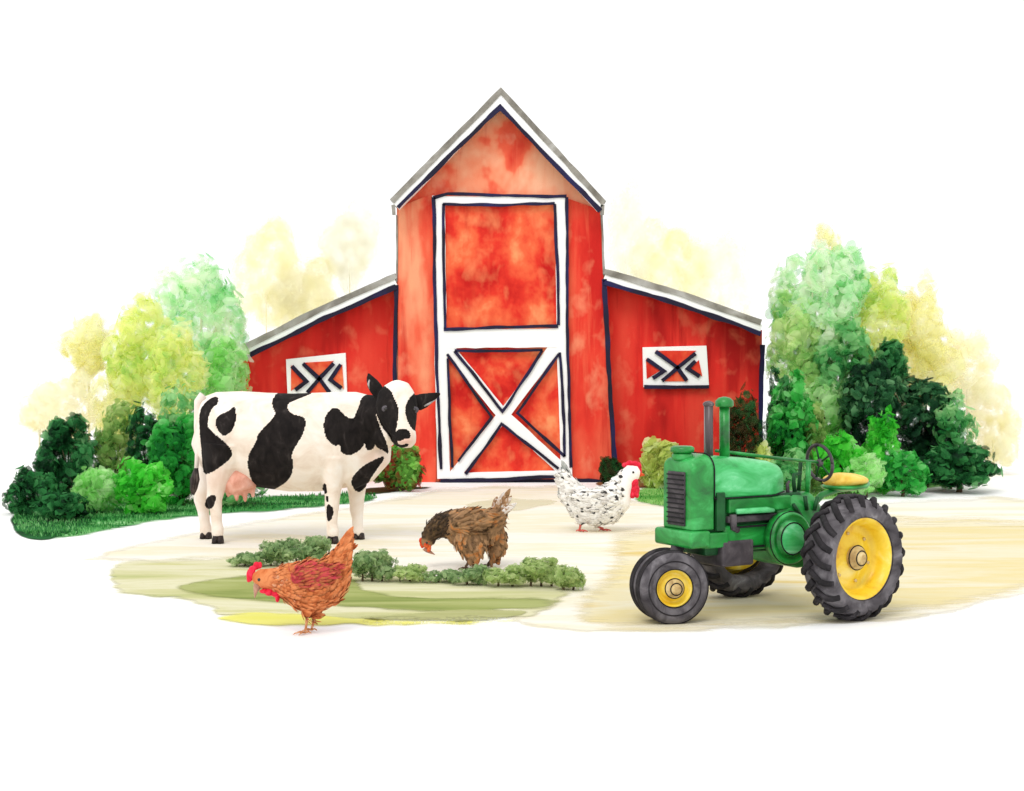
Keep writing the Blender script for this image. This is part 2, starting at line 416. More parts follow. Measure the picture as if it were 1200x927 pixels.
line([(465, 252), (465, 330)], 1.6, D - .03, barn, mat='roof_grey'); line([(705.5, 252), (708, 322)], 2.2, D - .03, barn, mat='roof_grey')
# big door: panel, boards, crossed braces, dark edges
door = build(slab(MB(), [(514, 563), (512, 234), (658, 233), (663, 563)], D - .05, .04), 'door', M['door_red'], barn)
def board(pts, wd, d=D - .10): 
    board.k += 1
    return build(stroke(MB(), pts, wd, d, .05, .22, 12, board.k * 3.3), 'door_board', M['white_paint'], door)
board.k = 0
board([(514, 229), (516, 390), (520, 561)], 14.5); board([(657.5, 231), (659, 390), (664, 560)], 13.5)
board([(520, 234.5), (652, 234.5)], 9, D - .097); board([(521, 397), (654, 396)], 22, D - .097); board([(524, 558), (660, 555)], 7, D - .097)
board([(519, 400), (589, 486), (662, 553)], 13.5, D - .094); board([(654, 402), (589, 488), (530, 560)], 13.5, D - .091)
dl = D - .118
for p, wd in (([(508, 231), (510, 340), (512, 440), (517, 550)], 3.4), ([(519.5, 239), (520, 310), (521.5, 385)], 2.8), ([(664, 231), (665, 380), (669, 548)], 3), ([(650, 239), (653, 310), (654.5, 381)], 3),
              ([(508, 232), (525, 227), (590, 229), (664, 230)], 3), ([(519, 239.5), (585, 240), (650, 238)], 3), ([(520, 386), (580, 384), (654, 382)], 3.2), ([(533, 411), (590, 411), (636, 410)], 3),
              ([(533, 411), (589, 482), (636, 411)], 3), ([(524, 415), (576, 489), (537, 541)], 3), ([(525, 420), (527, 490), (530, 548)], 2.8), ([(655, 415), (606, 484), (662, 535)], 3), ([(656, 413), (660, 470), (662, 535)], 2.8),
              ([(546, 556), (588, 497), (655, 549)], 3), ([(516, 563.5), (580, 562.5), (662, 558)], 3.6)):
    line(p, wd, dl, door, 'edge_line')
line([(500, 568), (560, 565.5), (690, 563), (722, 567)], 4, D - .06, barn, 'sill', depth=.06)
# shed windows: white frame, red panes, dark crossing lines
def window(sh, frame, panes, lines, top=None):
    d = DS - .05
    wf = build(slab(MB(), frame, d, .05), 'window', M['white_paint'], sh, bevel=.006)
    for p in panes: build(slab(MB(), p, d - .012, .012), 'pane', M['door_red'], wf)
    for p in lines: line(p, 3.9, d - .03, wf, 'glazing_bar', depth=.03, jit=.6)
window(shl, [(335, 421), (405, 413.5), (407, 466), (337, 467)],
       [[(356, 425), (391, 423), (374, 442)], [(341, 428), (358, 447), (341, 458)], [(401, 427), (403, 456), (387, 445)], [(374, 445), (387, 462), (361, 462)]],
       [[(355, 426), (374, 443.5), (391, 426)], [(342, 429), (359, 447), (346, 457)], [(399, 427), (387, 445), (400, 455)], [(360, 460), (374, 443.5), (386, 460)]])
window(shr, [(753, 407), (828, 405), (831, 453), (754, 454)],
       [[(768, 411), (816, 411), (794, 429)], [(757, 420), (776, 433), (758, 444)], [(819, 422), (823, 441), (807, 432)], [(794, 433), (806, 447), (778, 447)]],
       [[(768.5, 412), (794, 431), (815, 414)], [(758, 421), (778, 435), (765, 443)], [(815, 423), (806, 432), (820, 441)], [(776, 446), (794, 431), (805, 446)], [(755, 453.5), (831, 453.5)]])

# ---------------------------------------------------------------- trees and bushes
def leaves(rnd, c, r, n, L, lobes=9, jit=.42, core=True):
    """rounded leaf clumps: leaves lie over uneven lobes, some stick out, gaps between lobes"""
    mb = MB(); c = Vector(c); LB = [(Vector((0, 0, 0)), .55)]
    for i in range(lobes):
        z_ = 1 - 2 * (i + .5) / lobes; a_ = i * 2.39996 + rnd.uniform(-.5, .5); h_ = math.sqrt(1 - z_ * z_)
        q = Vector((h_ * math.cos(a_), h_ * math.sin(a_), z_ + rnd.uniform(-.15, .15)))
        LB.append((q * rnd.uniform(.5, .76), rnd.uniform(.26, .44)))
    sq = lambda p: Vector((c.x + p.x * r[0], c.y + p.y * r[1], max(.01, c.z + p.z * r[2])))
    for q, lr in LB if core else []:
        o = len(mb.v); nu, nv_ = 9, 6; V = []; F = []
        for j in range(nv_ + 1):
            for i in range(nu):
                th = math.pi * j / nv_; ph = 2 * math.pi * i / nu
                V.append(sq(q + Vector((math.sin(th) * math.cos(ph), math.sin(th) * math.sin(ph), math.cos(th))) * lr * rnd.uniform(.7, .86)))
        for j in range(nv_):
            for i in range(nu): F.append((j * nu + i, (j + 1) * nu + i, (j + 1) * nu + (i + 1) % nu, j * nu + (i + 1) % nu))
        mb.add(V, F)
    W_ = [lr * lr for q, lr in LB]; done = 0
    while done < n:
        q, lr = rnd.choices(LB, W_)[0]
        u = Vector((rnd.gauss(0, 1), rnd.gauss(0, 1), rnd.gauss(0, 1))).normalized()
        rad = lr * (rnd.uniform(.8, 1.06) if rnd.random() < .84 else rnd.uniform(1.05, 1.42))
        p = q + u * rad; done += 1
        if any((p - q2).length < l2 * .82 for q2, l2 in LB): continue
        p = sq(p)
        if p.z < .03: p.z = .03 + rnd.random() * .06
        nrm = (Vector((u.x / r[0], u.y / r[1], u.z / r[2])).normalized() + Vector((rnd.gauss(0, jit), rnd.gauss(0, jit), rnd.gauss(0, jit)))).normalized()
        t = nrm.orthogonal().normalized(); t.rotate(Matrix.Rotation(rnd.uniform(0, 6.28), 3, nrm)); b = nrm.cross(t)
        l = L * rnd.uniform(.55, 1.35); wd = l * rnd.uniform(.5, .75); k = nrm * l * .1
        mb.add([p - t * l * .5, p - t * l * .2 + b * wd * .45 - k, p + t * l * .25 + b * wd * .5 - k, p + t * l * .48 + b * wd * .16, p + t * l * .48 - b * wd * .16, p + t * l * .25 - b * wd * .5 - k, p - t * l * .2 - b * wd * .45 - k, p - t * l * .15 + k * .4, p + t * l * .25 + k * .4],
               [(0, 7, 1), (1, 7, 8, 2), (2, 8, 3), (3, 8, 4), (4, 8, 5), (5, 8, 7, 6), (6, 7, 0)])
    return mb
PAL = {
 'mint': [(112, 208, 120), (180, 236, 176), (222, 247, 212), (240, 252, 230), (248, 253, 234)],
 'lime': [(180, 222, 120), (222, 238, 136), (242, 244, 162), (250, 250, 200), (226, 246, 176)],
 'straw': [(236, 232, 150), (244, 241, 182), (249, 247, 208), (252, 250, 226)],
 'cream': [(243, 238, 196), (248, 244, 214), (251, 249, 230), (253, 252, 240)],
 'ghost': [(246, 243, 212), (249, 247, 226), (252, 250, 236), (253, 252, 242)],
 'veil': [(240, 234, 172), (246, 242, 200), (250, 247, 220), (252, 250, 232)],
 'sap': [(130, 196, 104), (176, 220, 132), (212, 236, 164), (230, 244, 196)],
 'dark': [(10, 48, 24), (26, 96, 46), (70, 150, 84), (140, 200, 136)],
 'deep': [(8, 40, 22), (22, 84, 40), (56, 138, 72), (120, 186, 120)],
 'black': [(8, 36, 22), (14, 56, 32), (50, 110, 66), (120, 178, 122)],
 'emerald': [(20, 110, 44), (44, 168, 60), (90, 200, 96), (160, 226, 154)],
 'bright': [(40, 164, 40), (70, 208, 54), (116, 228, 90), (176, 240, 150)],
 'fresh': [(126, 210, 96), (164, 230, 136), (200, 242, 176), (230, 250, 210)],
 'olive': [(96, 150, 66), (140, 180, 92), (176, 202, 120), (206, 220, 160)],
 'mid': [(40, 132, 64), (96, 180, 102), (150, 212, 140), (200, 232, 170)],
 'brown': [(20, 50, 24), (66, 46, 22), (40, 84, 40), (34, 96, 46), (96, 60, 32)],
 'mottled': [(160, 54, 40), (150, 70, 44), (96, 150, 60), (116, 186, 76), (150, 214, 96), (190, 230, 140)],
 'sprout': [(150, 150, 70), (190, 206, 100), (212, 226, 130), (230, 238, 170), (250, 250, 226)],
 'sage': [(84, 120, 72), (134, 166, 110), (174, 198, 142), (206, 220, 170)],
 'moss': [(128, 162, 92), (172, 196, 122), (202, 218, 154), (220, 230, 178)],
}
SHEER = dict(ghost=.92, veil=.88, cream=.76, straw=.7, lime=.55, mint=.52, fresh=.46, sap=.5, mid=.36, olive=.36, sage=.3, moss=.34, sprout=.22, bright=.32, emerald=.28, dark=.25, black=.22, deep=.22, brown=.4, mottled=.22)
LM = {k: leafmat('leaves_' + k, v, .5 if k in ('ghost', 'veil', 'cream', 'straw', 'mint', 'lime') else .42, sheer=SHEER.get(k, 0)) for k, v in PAL.items()}
def plant(name, px, py, rx, ry, base, pal, label, cat, n=700, L=9, depth=.9, lobes=13, seed=0, trunk=True, group=None, d=None, stems=1):
    rnd = random.Random(seed * 101 + int(px) * 7 + int(py))
    if cat == 'bush' and py + ry < base - 2: py, ry = (py - ry + base) / 2, (base - py + ry) / 2
    d = d or gd(base); k = d / S
    root = empty(name, ((px - 600) * k, d, 0), label, cat, group)
    cz = H + (YH - py) * k
    r = (rx * k, max(rx, ry * .7) * k * depth, ry * k)
    tm = M['pale_bark'] if pal in ('ghost', 'veil', 'cream', 'straw', 'lime', 'mint') else M['bark']
    tree = cat == 'tree'
    tr = .008 if cat == 'shrub' else .018 if pal in ('ghost', 'veil', 'cream', 'straw') else max(.008, min(.07, rx * k * .06))
    for s_ in range(stems):
        ox = 0 if stems == 1 else (s_ - (stems - 1) / 2) * rx * k * 1.1 / stems
        tk = MB(); tk.tube([(ox, 0, -.02), (ox + tr * .3, 0, cz * .35), (ox * 1.05 - tr * .2, .02, max(.05, min(cz * .75, cz - ry * k * .45))), (ox * .9, 0, cz + ry * k * (-.3 if SHEER.get(pal, 0) > .6 else .3))], [tr * 1.3, tr, tr * .75, tr * .25], 8)
        for i in range(0 if stems > 1 or pal in ('ghost', 'veil', 'cream', 'straw') else 4):
            a = rnd.uniform(0, 6.28); z0 = max(.04, cz - ry * k * rnd.uniform(.1, .5))
            tk.tube([(0, 0, z0), (math.cos(a) * r[0] * .3, math.sin(a) * r[1] * .3, z0 + ry * k * .25), (math.cos(a) * r[0] * .62, math.sin(a) * r[1] * .62, z0 + ry * k * .5)], [tr * .6, tr * .4, tr * .12], 6)
        build(tk, 'trunk' if tree else 'stem', tm, root, True)
    pale = pal in ('ghost', 'veil', 'cream', 'straw')
    build(leaves(rnd, (0, 0, cz), r, int(n * (2.0 if pale else 2.2)), L * (.9 if pale else .84) * k, lobes, .3 if pale else .34, SHEER.get(pal, 0) < .2), 'crown' if tree else 'foliage', LM[pal], root)
    return root
T, B = 'tree', 'bush'
# far pale trees beyond the barn
FD = 35.0
for i, (px, py, rx, ry, lb) in enumerate([
    (312, 325, 46, 70, 'very pale straw tree behind the left shed roof, leftmost of the faded ones'), (360, 352, 48, 48, 'very pale low tree just above the middle of the left shed roof'),
    (410, 290, 38, 58, 'faintest cream tree between the left shed roof and the tall gable'),
    (734, 280, 25, 80, 'narrow faded cream tree right against the tall gable'), (785, 318, 50, 72, 'faded cream tree above the right shed window'),
    (848, 332, 48, 70, 'faded cream tree above the outer end of the right shed roof')]):
    plant('pale_tree', px, py, rx, ry, 0, ('veil', 'veil', 'ghost', 'ghost', 'veil', 'ghost')[i], lb, T, 700, 24, d=FD + i * .7, seed=i, lobes=12, group='faded trees beyond the barn')
# left wood
left = [
 ('tree', 236, 385, 54, 94, 572, 'mint', 'tall mint green tree at the left corner of the barn', T, 1100, 17),
 ('tree', 160, 418, 42, 66, 578, 'lime', 'yellow green rounded tree left of the mint tree', T, 800, 17),
 ('tree', 200, 440, 40, 62, 580, 'lime', 'yellow green tree just below the mint tree', T, 700, 16),
 ('tree', 104, 410, 30, 44, 574, 'straw', 'small straw coloured tree at the upper left edge of the left wood', T, 400, 18),
 ('tree', 84, 482, 40, 46, 576, 'cream', 'cream tree above the dark green bush of the left wood', T, 500, 18),
 ('tree', 46, 482, 25, 30, 573, 'cream', 'small cream tree farthest out on the left', T, 250, 18),
 ('tree', 138, 480, 32, 62, 577, 'straw', 'pale straw tree between the dark bush and the yellow green tree', T, 500, 17),
 ('tree', 262, 455, 30, 72, 575, 'fresh', 'light green tree hugging the left shed wall', T, 700, 15),
 ('bush', 214, 465, 36, 24, 588, 'mid', 'mid green bush left of the cow rump, under the yellow green tree', B, 450, 13),
 ('bush', 80, 530, 36, 44, 592, 'dark', 'dark green pointed bush left of the olive bush', B, 700, 14),
 ('bush', 38, 580, 32, 34, 602, 'deep', 'dark green low bush at the far left end of the grass', B, 600, 13),
 ('bush', 135, 518, 28, 42, 588, 'olive', 'olive bush beside the dark pointed bush', B, 500, 14),
 ('bush', 170, 515, 22, 40, 590, 'dark', 'narrow dark bush between the olive bush and the emerald bush', B, 450, 13),
 ('bush', 212, 535, 40, 52, 592, 'emerald', 'emerald bush directly left of the cow tail', B, 800, 14),
 ('bush', 170, 573, 34, 31, 602, 'bright', 'bright light green bush low in the grass left of the cow', B, 500, 13),
 ('bush', 112, 575, 32, 30, 602, 'fresh', 'pale fresh green low bush right of the darkest left bush', B, 450, 13),
 ('bush', 76, 594, 30, 16, 609, 'deep', 'flat dark green bush at the front of the left wood', B, 300, 12),
 ('bush', 268, 565, 46, 28, 592, 'mid', 'mid green low bush glimpsed behind the cow hind legs', B, 500, 13),
]
right = [
 ('tree', 952, 362, 50, 88, 566, 'mint', 'tall mint green tree right of the barn', T, 1000, 17),
 ('tree', 968, 292, 16, 32, 562, 'straw', 'thin pale straw tree topping the mint tree right of the barn', T, 160, 15),
 ('tree', 992, 330, 26, 54, 564, 'mint', 'slender mint green tree reaching highest behind the right wood', T, 450, 16),
 ('tree', 1034, 378, 34, 62, 563, 'lime', 'yellow green tree right of the mint tree', T, 600, 18),
 ('tree', 1078, 385, 28, 56, 560, 'straw', 'pale straw tree right of the yellow green tree', T, 450, 19),
 ('tree', 1080, 430, 50, 46, 561, 'straw', 'broad pale straw tree behind the dark trees', T, 600, 19),
 ('tree', 1134, 430, 36, 50, 558, 'cream', 'cream tree at the right shoulder of the right wood', T, 450, 19),
 ('tree', 1164, 498, 36, 54, 556, 'cream', 'cream tree farthest out on the right', T, 500, 19),
 ('tree', 936, 405, 38, 66, 567, 'sap', 'soft sap green tree touching the outer end of the right shed roof', T, 700, 16),
 ('tree', 985, 430, 44, 62, 568, 'mid', 'mid green tree in the middle of the right wood', T, 800, 16),
 ('tree', 965, 480, 44, 54, 569, 'fresh', 'light green tree behind the tractor steering wheel', T, 600, 16),
 ('bush', 925, 492, 28, 56, 577, 'emerald', 'tall emerald bush at the right corner of the barn', B, 900, 14),
 ('bush', 916, 462, 17, 33, 575, 'dark', 'dark green bush at the right corner post of the barn', B, 350, 13),
 ('bush', 868, 502, 24, 46, 578, 'brown', 'dark brown bush in front of the right shed wall', B, 600, 14),
 ('tree', 1020, 475, 36, 56, 572, 'black', 'blackish green ragged tree above the tractor seat', T, 600, 15),
 ('tree', 1044, 428, 20, 34, 570, 'dark', 'small dark green tree rising behind the ragged blackish tree', T, 300, 14),
 ('tree', 1085, 492, 44, 56, 571, 'black', 'blackish green broad tree right of the ragged one', T, 800, 15),
 ('bush', 1114, 492, 26, 42, 573, 'mid', 'mid green bush on the right side of the broad blackish tree', B, 400, 14),
 ('bush', 1124, 547, 50, 28, 577, 'deep', 'low blackish green hedge bush at the right end of the grass', B, 800, 13),
 ('bush', 985, 538, 32, 38, 580, 'bright', 'bright green bush behind the tractor seat', B, 550, 14),
 ('bush', 1036, 525, 22, 36, 579, 'bright', 'bright green bush between the two blackish trees', B, 400, 13),
 ('bush', 950, 510, 24, 46, 576, 'olive', 'olive bush behind the tractor steering wheel', B, 400, 14),
 ('bush', 1015, 548, 25, 18, 583, 'fresh', 'pale fresh green low bush above the rear tractor tyre', B, 220, 12),
 ('bush', 1058, 550, 30, 22, 582, 'emerald', 'low emerald bush at the foot of the broad blackish tree', B, 350, 13),
 ('bush', 925, 552, 30, 20, 582, 'mid', 'mid green low bush behind the tractor hood end', B, 350, 12),
]
for i, (nm, px, py, rx, ry, base, pal, lb, cat, n, L) in enumerate(left):
    plant(nm, px, py, rx, ry, base, pal, lb, cat, n, L, seed=i + 20, group='trees and bushes of the left wood')
for i, (nm, px, py, rx, ry, base, pal, lb, cat, n, L) in enumerate(right):
    plant(nm, px, py, rx, ry, base, pal, lb, cat, n, L, seed=i + 60, group='trees and bushes of the right wood')
# planting along the barn foot
plant('bush', 466, 546, 32, 27, 576, 'mottled', 'green bush with some reddish leaves between the cow and the barn door', B, 600, 14, depth=.5, seed=5)
plant('bush', 716, 554, 16, 17, 571, 'brown', 'small dark brown green bush behind the white speckled hen', B, 300, 12, depth=.6, seed=6)
plant('bush', 775, 540, 27, 24, 572, 'sprout', 'pale yellow green cabbage-like bush in front of the right shed', B, 300, 21, depth=.6, seed=7)
plant('bush', 892, 531, 18, 17, 580, 'sprout', 'pale sprouting bush at the right corner of the barn behind the tractor hood', B, 240, 14, depth=.6, seed=8)
# low shrubs on the field edge
for i, (px, py, rx, ry, base, pal, n, st, lb) in enumerate([
    (294, 656, 26, 9, 664, 'sage', 320, 2, 'lowest sage shrub at the left end of the shrub row'), (324, 648, 24, 16, 664, 'sage', 420, 2, 'rounded sage shrub behind the orange hen head'),
    (360, 645, 36, 17, 664, 'sage', 650, 3, 'broad sage shrub above the orange hen back'), (436, 661, 31, 20, 682, 'sage', 620, 3, 'tallest sage shrub, just right of the orange hen tail'),
    (480, 671, 30, 10, 682, 'moss', 300, 3, 'sparse mossy shrub right of the tall sage shrub'), (520, 675, 24, 8, 683, 'sage', 190, 2, 'tiny sparse shrub below the brown hen head'),
    (554, 674, 25, 12, 686, 'sage', 380, 2, 'sage shrub between the brown hen feet'), (592, 675, 30, 13, 688, 'moss', 400, 2, 'pale mossy shrub right of the brown hen feet'),
    (634, 668, 33, 18, 688, 'moss', 620, 3, 'broad mossy shrub below the white speckled hen'), (666, 677, 21, 16, 692, 'moss', 400, 2, 'mossy shrub at the right end of the shrub row')]):
    plant('shrub', px, py, rx, ry, base, pal, lb, 'shrub', int(n * .7), 9.5, depth=.8, seed=i + 200, stems=st, lobes=7, group='low shrubs along the field edge')

# ---------------------------------------------------------------- cow
CD = gd(634); C0 = G(340, 634)
cow = empty('cow', C0, 'black and white patched cow standing side on, head turned to the viewer, pink udder', 'cow')
def cp(px, py, y=0.0):
    d = CD + y; return Vector(((px - 600) / S * d - C0.x, y, H + (YH - py) / S * d))
def z5(zx, zy): return (210 + zx * .26667, 420 + zy * .26667)
def z7(zx, zy): return (400 + zx * .1726, 430 + zy * .1726)
mb = MB()
tr = [(229.5, 488, 522, .06), (231, 478, 533, .14), (237, 465, 546, .21), (248, 459, 553, .27), (275, 457.5, 562, .31), (305, 459.5, 571, .345), (340, 461, 576, .36), (372, 460, 576, .35), (400, 459, 572, .32), (422, 459, 568, .28), (438, 464, 561, .23), (449, 478, 548, .16), (455, 492, 536, .08)]
mb.loft([cp(x, (a + b) / 2) for x, a, b, l in tr], [((b - a) / 2 / 126, l) for x, a, b, l in tr], n=28)
mb.loft([cp(412, 500, 0), cp(432, 493, -.1), cp(450, 487, -.2), cp(462, 480, -.28)], [(.31, .22), (.26, .19), (.2, .16), (.12, .12)], n=20)
mb.loft([cp(405, 545, 0), cp(428, 540, -.02), cp(446, 528, -.05), cp(454, 520, -.08)], [.25, .2, .14, .05], n=18)        # brisket
mb.loft([cp(430, 500, -.08), cp(444, 505, -.16), cp(454, 509, -.26), cp(462, 508, -.36)], [(.2, .14), (.17, .12), (.13, .1), (.08, .08)], n=18)     # throat
hd = [(462, 449, -.26, .06, .05), (463.5, 453, -.28, .125, .09), (464, 461, -.31, .165, .13), (464.5, 473, -.36, .19, .15), (466.5, 484, -.41, .178, .15), (470, 496, -.46, .145, .14), (472.5, 506, -.50, .112, .125), (474, 514, -.53, .108, .115), (475, 520, -.545, .095, .10), (475, 524.5, -.55, .055, .06)]
mb.loft([cp(x, y, q) for x, y, q, a, b in hd], [(b, a) for x, y, q, a, b in hd], lat=(1, 0, 0), n=24)
mb.loft([cp(446, 466, -.26), cp(441, 456, -.25), cp(436.5, 449, -.24), cp(433.5, 443, -.23), cp(431.5, 437.5, -.22)], [(.045, .03), (.064, .03), (.058, .026), (.036, .022), (.012, .012)], n=14)
mb.loft([cp(483, 474, -.28), cp(490, 472, -.27), cp(498, 469, -.26), cp(507, 465, -.26), cp(516, 461, -.26)], [(.055, .03), (.078, .03), (.07, .028), (.042, .024), (.014, .014)], n=14)
def leg(pts, y, dy=0):
    mb.loft([cp(x, yy, y + dy * i) for i, (x, yy, r) in enumerate(pts)], [(r, r * .95) for x, yy, r in pts], n=16)
leg([(392, 535, .14), (391, 552, .115), (390, 568, .088), (389.5, 583, .07), (389, 594, .068), (389, 602, .056), (389, 614, .05), (390, 622, .06), (390, 629, .052)], -.2)
leg([(416, 545, .13), (418, 562, .105), (418, 577, .082), (418, 590, .068), (418, 598, .066), (419, 607, .054), (419, 617, .05), (420, 623, .058), (420, 628, .05)], .13)
leg([(262, 520, .19), (260, 540, .17), (257, 558, .125), (253, 574, .085), (251, 586, .073), (253, 598, .056), (254, 612, .05), (255, 621, .058), (255, 628, .052)], -.19)
leg([(250, 520, .17), (248, 542, .16), (243, 562, .12), (237, 576, .085), (236, 586, .073), (238, 598, .056), (240, 612, .05), (241, 620, .058), (241, 627, .052)], .17)
me = fuse(mb, .0105, 5)
nv = len(me.vertices); co = np.empty(nv * 3, np.float32); me.vertices.foreach_get('co', co); co = co.reshape(-1, 3)
no = np.empty(nv * 3, np.float32); me.vertices.foreach_get('normal', no); no = no.reshape(-1, 3)
dd = CD + co[:, 1]; PX = 600 + (co[:, 0] + C0.x) / dd * S; PY = YH + (H - co[:, 2]) / dd * S
sp = lambda L, f: smooth_poly([f(*q) for q in L], 2)
near = [sp([(172, 168), (150, 168), (110, 195), (86, 240), (90, 330), (98, 400), (103, 500), (125, 512), (190, 472), (234, 432), (230, 398), (190, 360), (128, 310), (123, 280), (140, 220), (172, 200)], z5),
        sp([(248, 203), (215, 235), (172, 248), (156, 280), (172, 322), (200, 345), (238, 312), (250, 270)], z5),
        sp([(610, 143), (470, 128), (416, 160), (406, 212), (428, 242), (388, 290), (346, 330), (338, 370), (298, 430), (306, 510), (345, 588), (400, 588), (492, 532), (503, 460), (490, 420), (552, 322), (558, 258), (500, 248), (475, 222), (480, 195), (520, 180)], z5),
        sp([(690, 208), (648, 238), (632, 290), (642, 350), (685, 390), (706, 372), (708, 412), (745, 430), (802, 402), (818, 360), (830, 405), (866, 395), (880, 150), (815, 155), (786, 210), (796, 262), (738, 265)], z5),
        sp([(920, 418), (830, 458), (788, 488), (756, 530), (758, 560), (780, 590), (814, 578), (852, 510)], z5),
        sp([(120, 270), (135, 205), (190, 180), (215, 205), (235, 330), (270, 430), (312, 520), (325, 602), (280, 562), (240, 550), (215, 500), (210, 560), (168, 568), (155, 490), (60, 400)], z7),
        sp([(632, 550), (646, 552), (652, 590), (638, 598), (630, 575)], z5), sp([(644, 603), (656, 606), (656, 632), (646, 634)], z5), sp([(646, 640), (668, 645), (682, 670), (666, 718), (648, 715)], z5),
        sp([(112, 630), (130, 602), (164, 598), (158, 640), (140, 664), (118, 660)], z5)]
head = [sp([(285, 125), (335, 155), (358, 210), (388, 270), (390, 330), (376, 400), (368, 470), (398, 550), (352, 524), (318, 460), (270, 400), (235, 310), (205, 210), (150, 120), (160, 30), (190, 30)], z7),
        sp([(496, 172), (462, 212), (436, 258), (432, 310), (446, 362), (480, 425), (515, 440), (535, 350), (560, 300), (700, 190), (690, 150), (560, 155)], z7),
        sp([(364, 466), (374, 430), (410, 416), (464, 430), (472, 478), (446, 490), (430, 484), (404, 506), (378, 502)], z7), sp([(376, 524), (410, 530), (440, 520), (462, 522), (452, 540), (420, 550), (392, 548)], z7)]
far = [[(x + dx, y + dy) for x, y in p] for p, dx, dy in ((near[2], 40, -4), (near[3], -60, 10), (near[0], 8, 2))]
blk = np.zeros(nv); ishead = (co[:, 1] < -.17) & (PX > 425) & (PY < 530) & ((PX - 425) * 1.0 > (PY - 470) * .55)
ishead |= (PX > 455) & (PY < 530)
ears = ((PX < 449) & (PY < 462) & (PY < 457.5 - (PX - 449) * .0)) & (PX > 424) & (PY < 457)
fs = no[:, 1] < .25
hit = np.zeros(nv, bool)
for i_, p in enumerate(near): hit |= inpoly(PX, PY, p) & fs & ((i_ == 5) | ~ishead)
for p in head: hit |= inpoly(PX, PY, p) & (co[:, 1] < -.1) & (ishead | (PX < 452) & (PY < 470))
for p in far: hit |= inpoly(PX, PY, p) & ~fs & (co[:, 1] > 0)
blk = hit.astype(float)
pink = 1.2 * np.exp(-(((PX - 474) / 11) ** 2 + ((PY - 516) / 7) ** 2)) + .6 * np.exp(-(((PX - 440) / 16) ** 2 + ((PY - 540) / 12) ** 2)) + .5 * np.exp(-(((PX - 258) / 14) ** 2 + ((PY - 560) / 18) ** 2))
fattr(me, 'black', blk); fattr(me, 'pink', np.clip(pink, 0, 1))
t = NT('cow_hide'); v = t.coords()
f = t.noise(v, 5, 5, .6, .6); c = t.ramp(f, [(.3, lin((238, 218, 200), .82)), (.5, lin((250, 236, 222), .84)), (.68, lin((253, 245, 237), .86))])
c = t.mix(t.math('MULTIPLY', t.attr('pink'), .75), c, lin((228, 182, 166)))
bl = t.ramp(t.noise(t.coords((1, 1, .5)), 14, 4, .6, .5), [(.35, lin((20, 16, 16))), (.6, lin((36, 31, 30))), (.75, lin((62, 56, 54)))])
c = t.mix(t.ramp(t.math('ADD', t.attr('black'), t.math('MULTIPLY', t.math('SUBTRACT', t.noise(v, 40, 2), .5), .3)), [(.42, (0, 0, 0, 1)), (.55, (1, 1, 1, 1))]), c, bl)
M['hide'] = t.end(t.bsdf(c, .85, .15, t.noise(v, 120, 3), .12, .004))
link('body', me, M['hide'], cow)
M['udder'] = pigment('udder_pink', [(206, 138, 116), (228, 166, 146), (240, 192, 174)], sc=7, bs=.05)
M['hoof'] = pigment('hoof_dark', [(24, 18, 18), (52, 42, 40), (90, 78, 72)], sc=14, rough=.6)
M['eye'] = pigment('eye_dark', [(8, 6, 6), (26, 18, 14)], sc=9, rough=.15, spec=.6, grain=0)
M['eye_rim'] = pigment('eye_rim', [(70, 66, 72), (104, 98, 104)], sc=9, grain=0)
u = MB()
u.loft([cp(272, 543, -.06), cp(275, 553, -.07), cp(280, 564, -.08), cp(284, 573, -.08), cp(285, 579, -.08)], [(.08, .1), (.13, .17), (.165, .2), (.15, .18), (.06, .08)], n=22)
for x, y, q in ((267, 576, -.16), (277, 581, -.2), (287, 582, -.16), (296, 577, -.12)):
    u.tube([cp(x, y - 8, q), cp(x, y, q), cp(x + .5, y + 5, q), cp(x + .6, y + 7, q)], [.035, .024, .018, .008], 10)
link('udder', fuse(u, .012, 5), M['udder'], cow)
tl_ = MB().tube([cp(238, 463, -.08), cp(232, 470, -.1), cp(230.5, 500, -.12), cp(231, 530, -.14), cp(230, 553, -.15)], [.04, .036, .026, .02, .02], 12)
tail = build(tl_, 'tail', pigment('tail_white', [(232, 216, 204), (250, 240, 232)], sc=8), cow, True)
tf = MB()
rn = random.Random(4)
for i in range(26):
    a = rn.uniform(-1, 1); b = rn.uniform(-1, 1)
    tf.tube([cp(230 + a, 549, -.15 + b * .01), cp(228.5 + a * 4.5, 562, -.15 + b * .04), cp(227 + a * 3.5, 573, -.15 + b * .03), cp(226 + a * 1.5, 579 + b * 2, -.15)], [.012, .014, .01, .002], 6)
build(tf, 'tail_tuft', M['hoof'], tail, True)
for x, y, q in ((390, 633.5, -.2), (420.5, 632, .13), (255.5, 633, -.19), (241.5, 632, .17)):
    h = MB()
    for s in (-1, 1):
        b = cp(x + s * 3.1, y, q); b.z = 0
        h.loft([(b.x, q - .05, .0), (b.x, q - .012, .0), (b.x, q, 0)][:0] + [(b.x, q - .01, 0), (b.x, q - .005, .03), (b.x - s * .004, q + .005, .062), (b.x - s * .006, q + .008, .078)], [(.032, .06), (.031, .056), (.027, .047), (.018, .034)], n=12)
    build(h, 'hoof', M['hoof'], cow, True)
from mathutils.bvhtree import BVHTree
bv = BVHTree.FromPolygons([tuple(c_) for c_ in co], [tuple(p.vertices) for p in me.polygons])
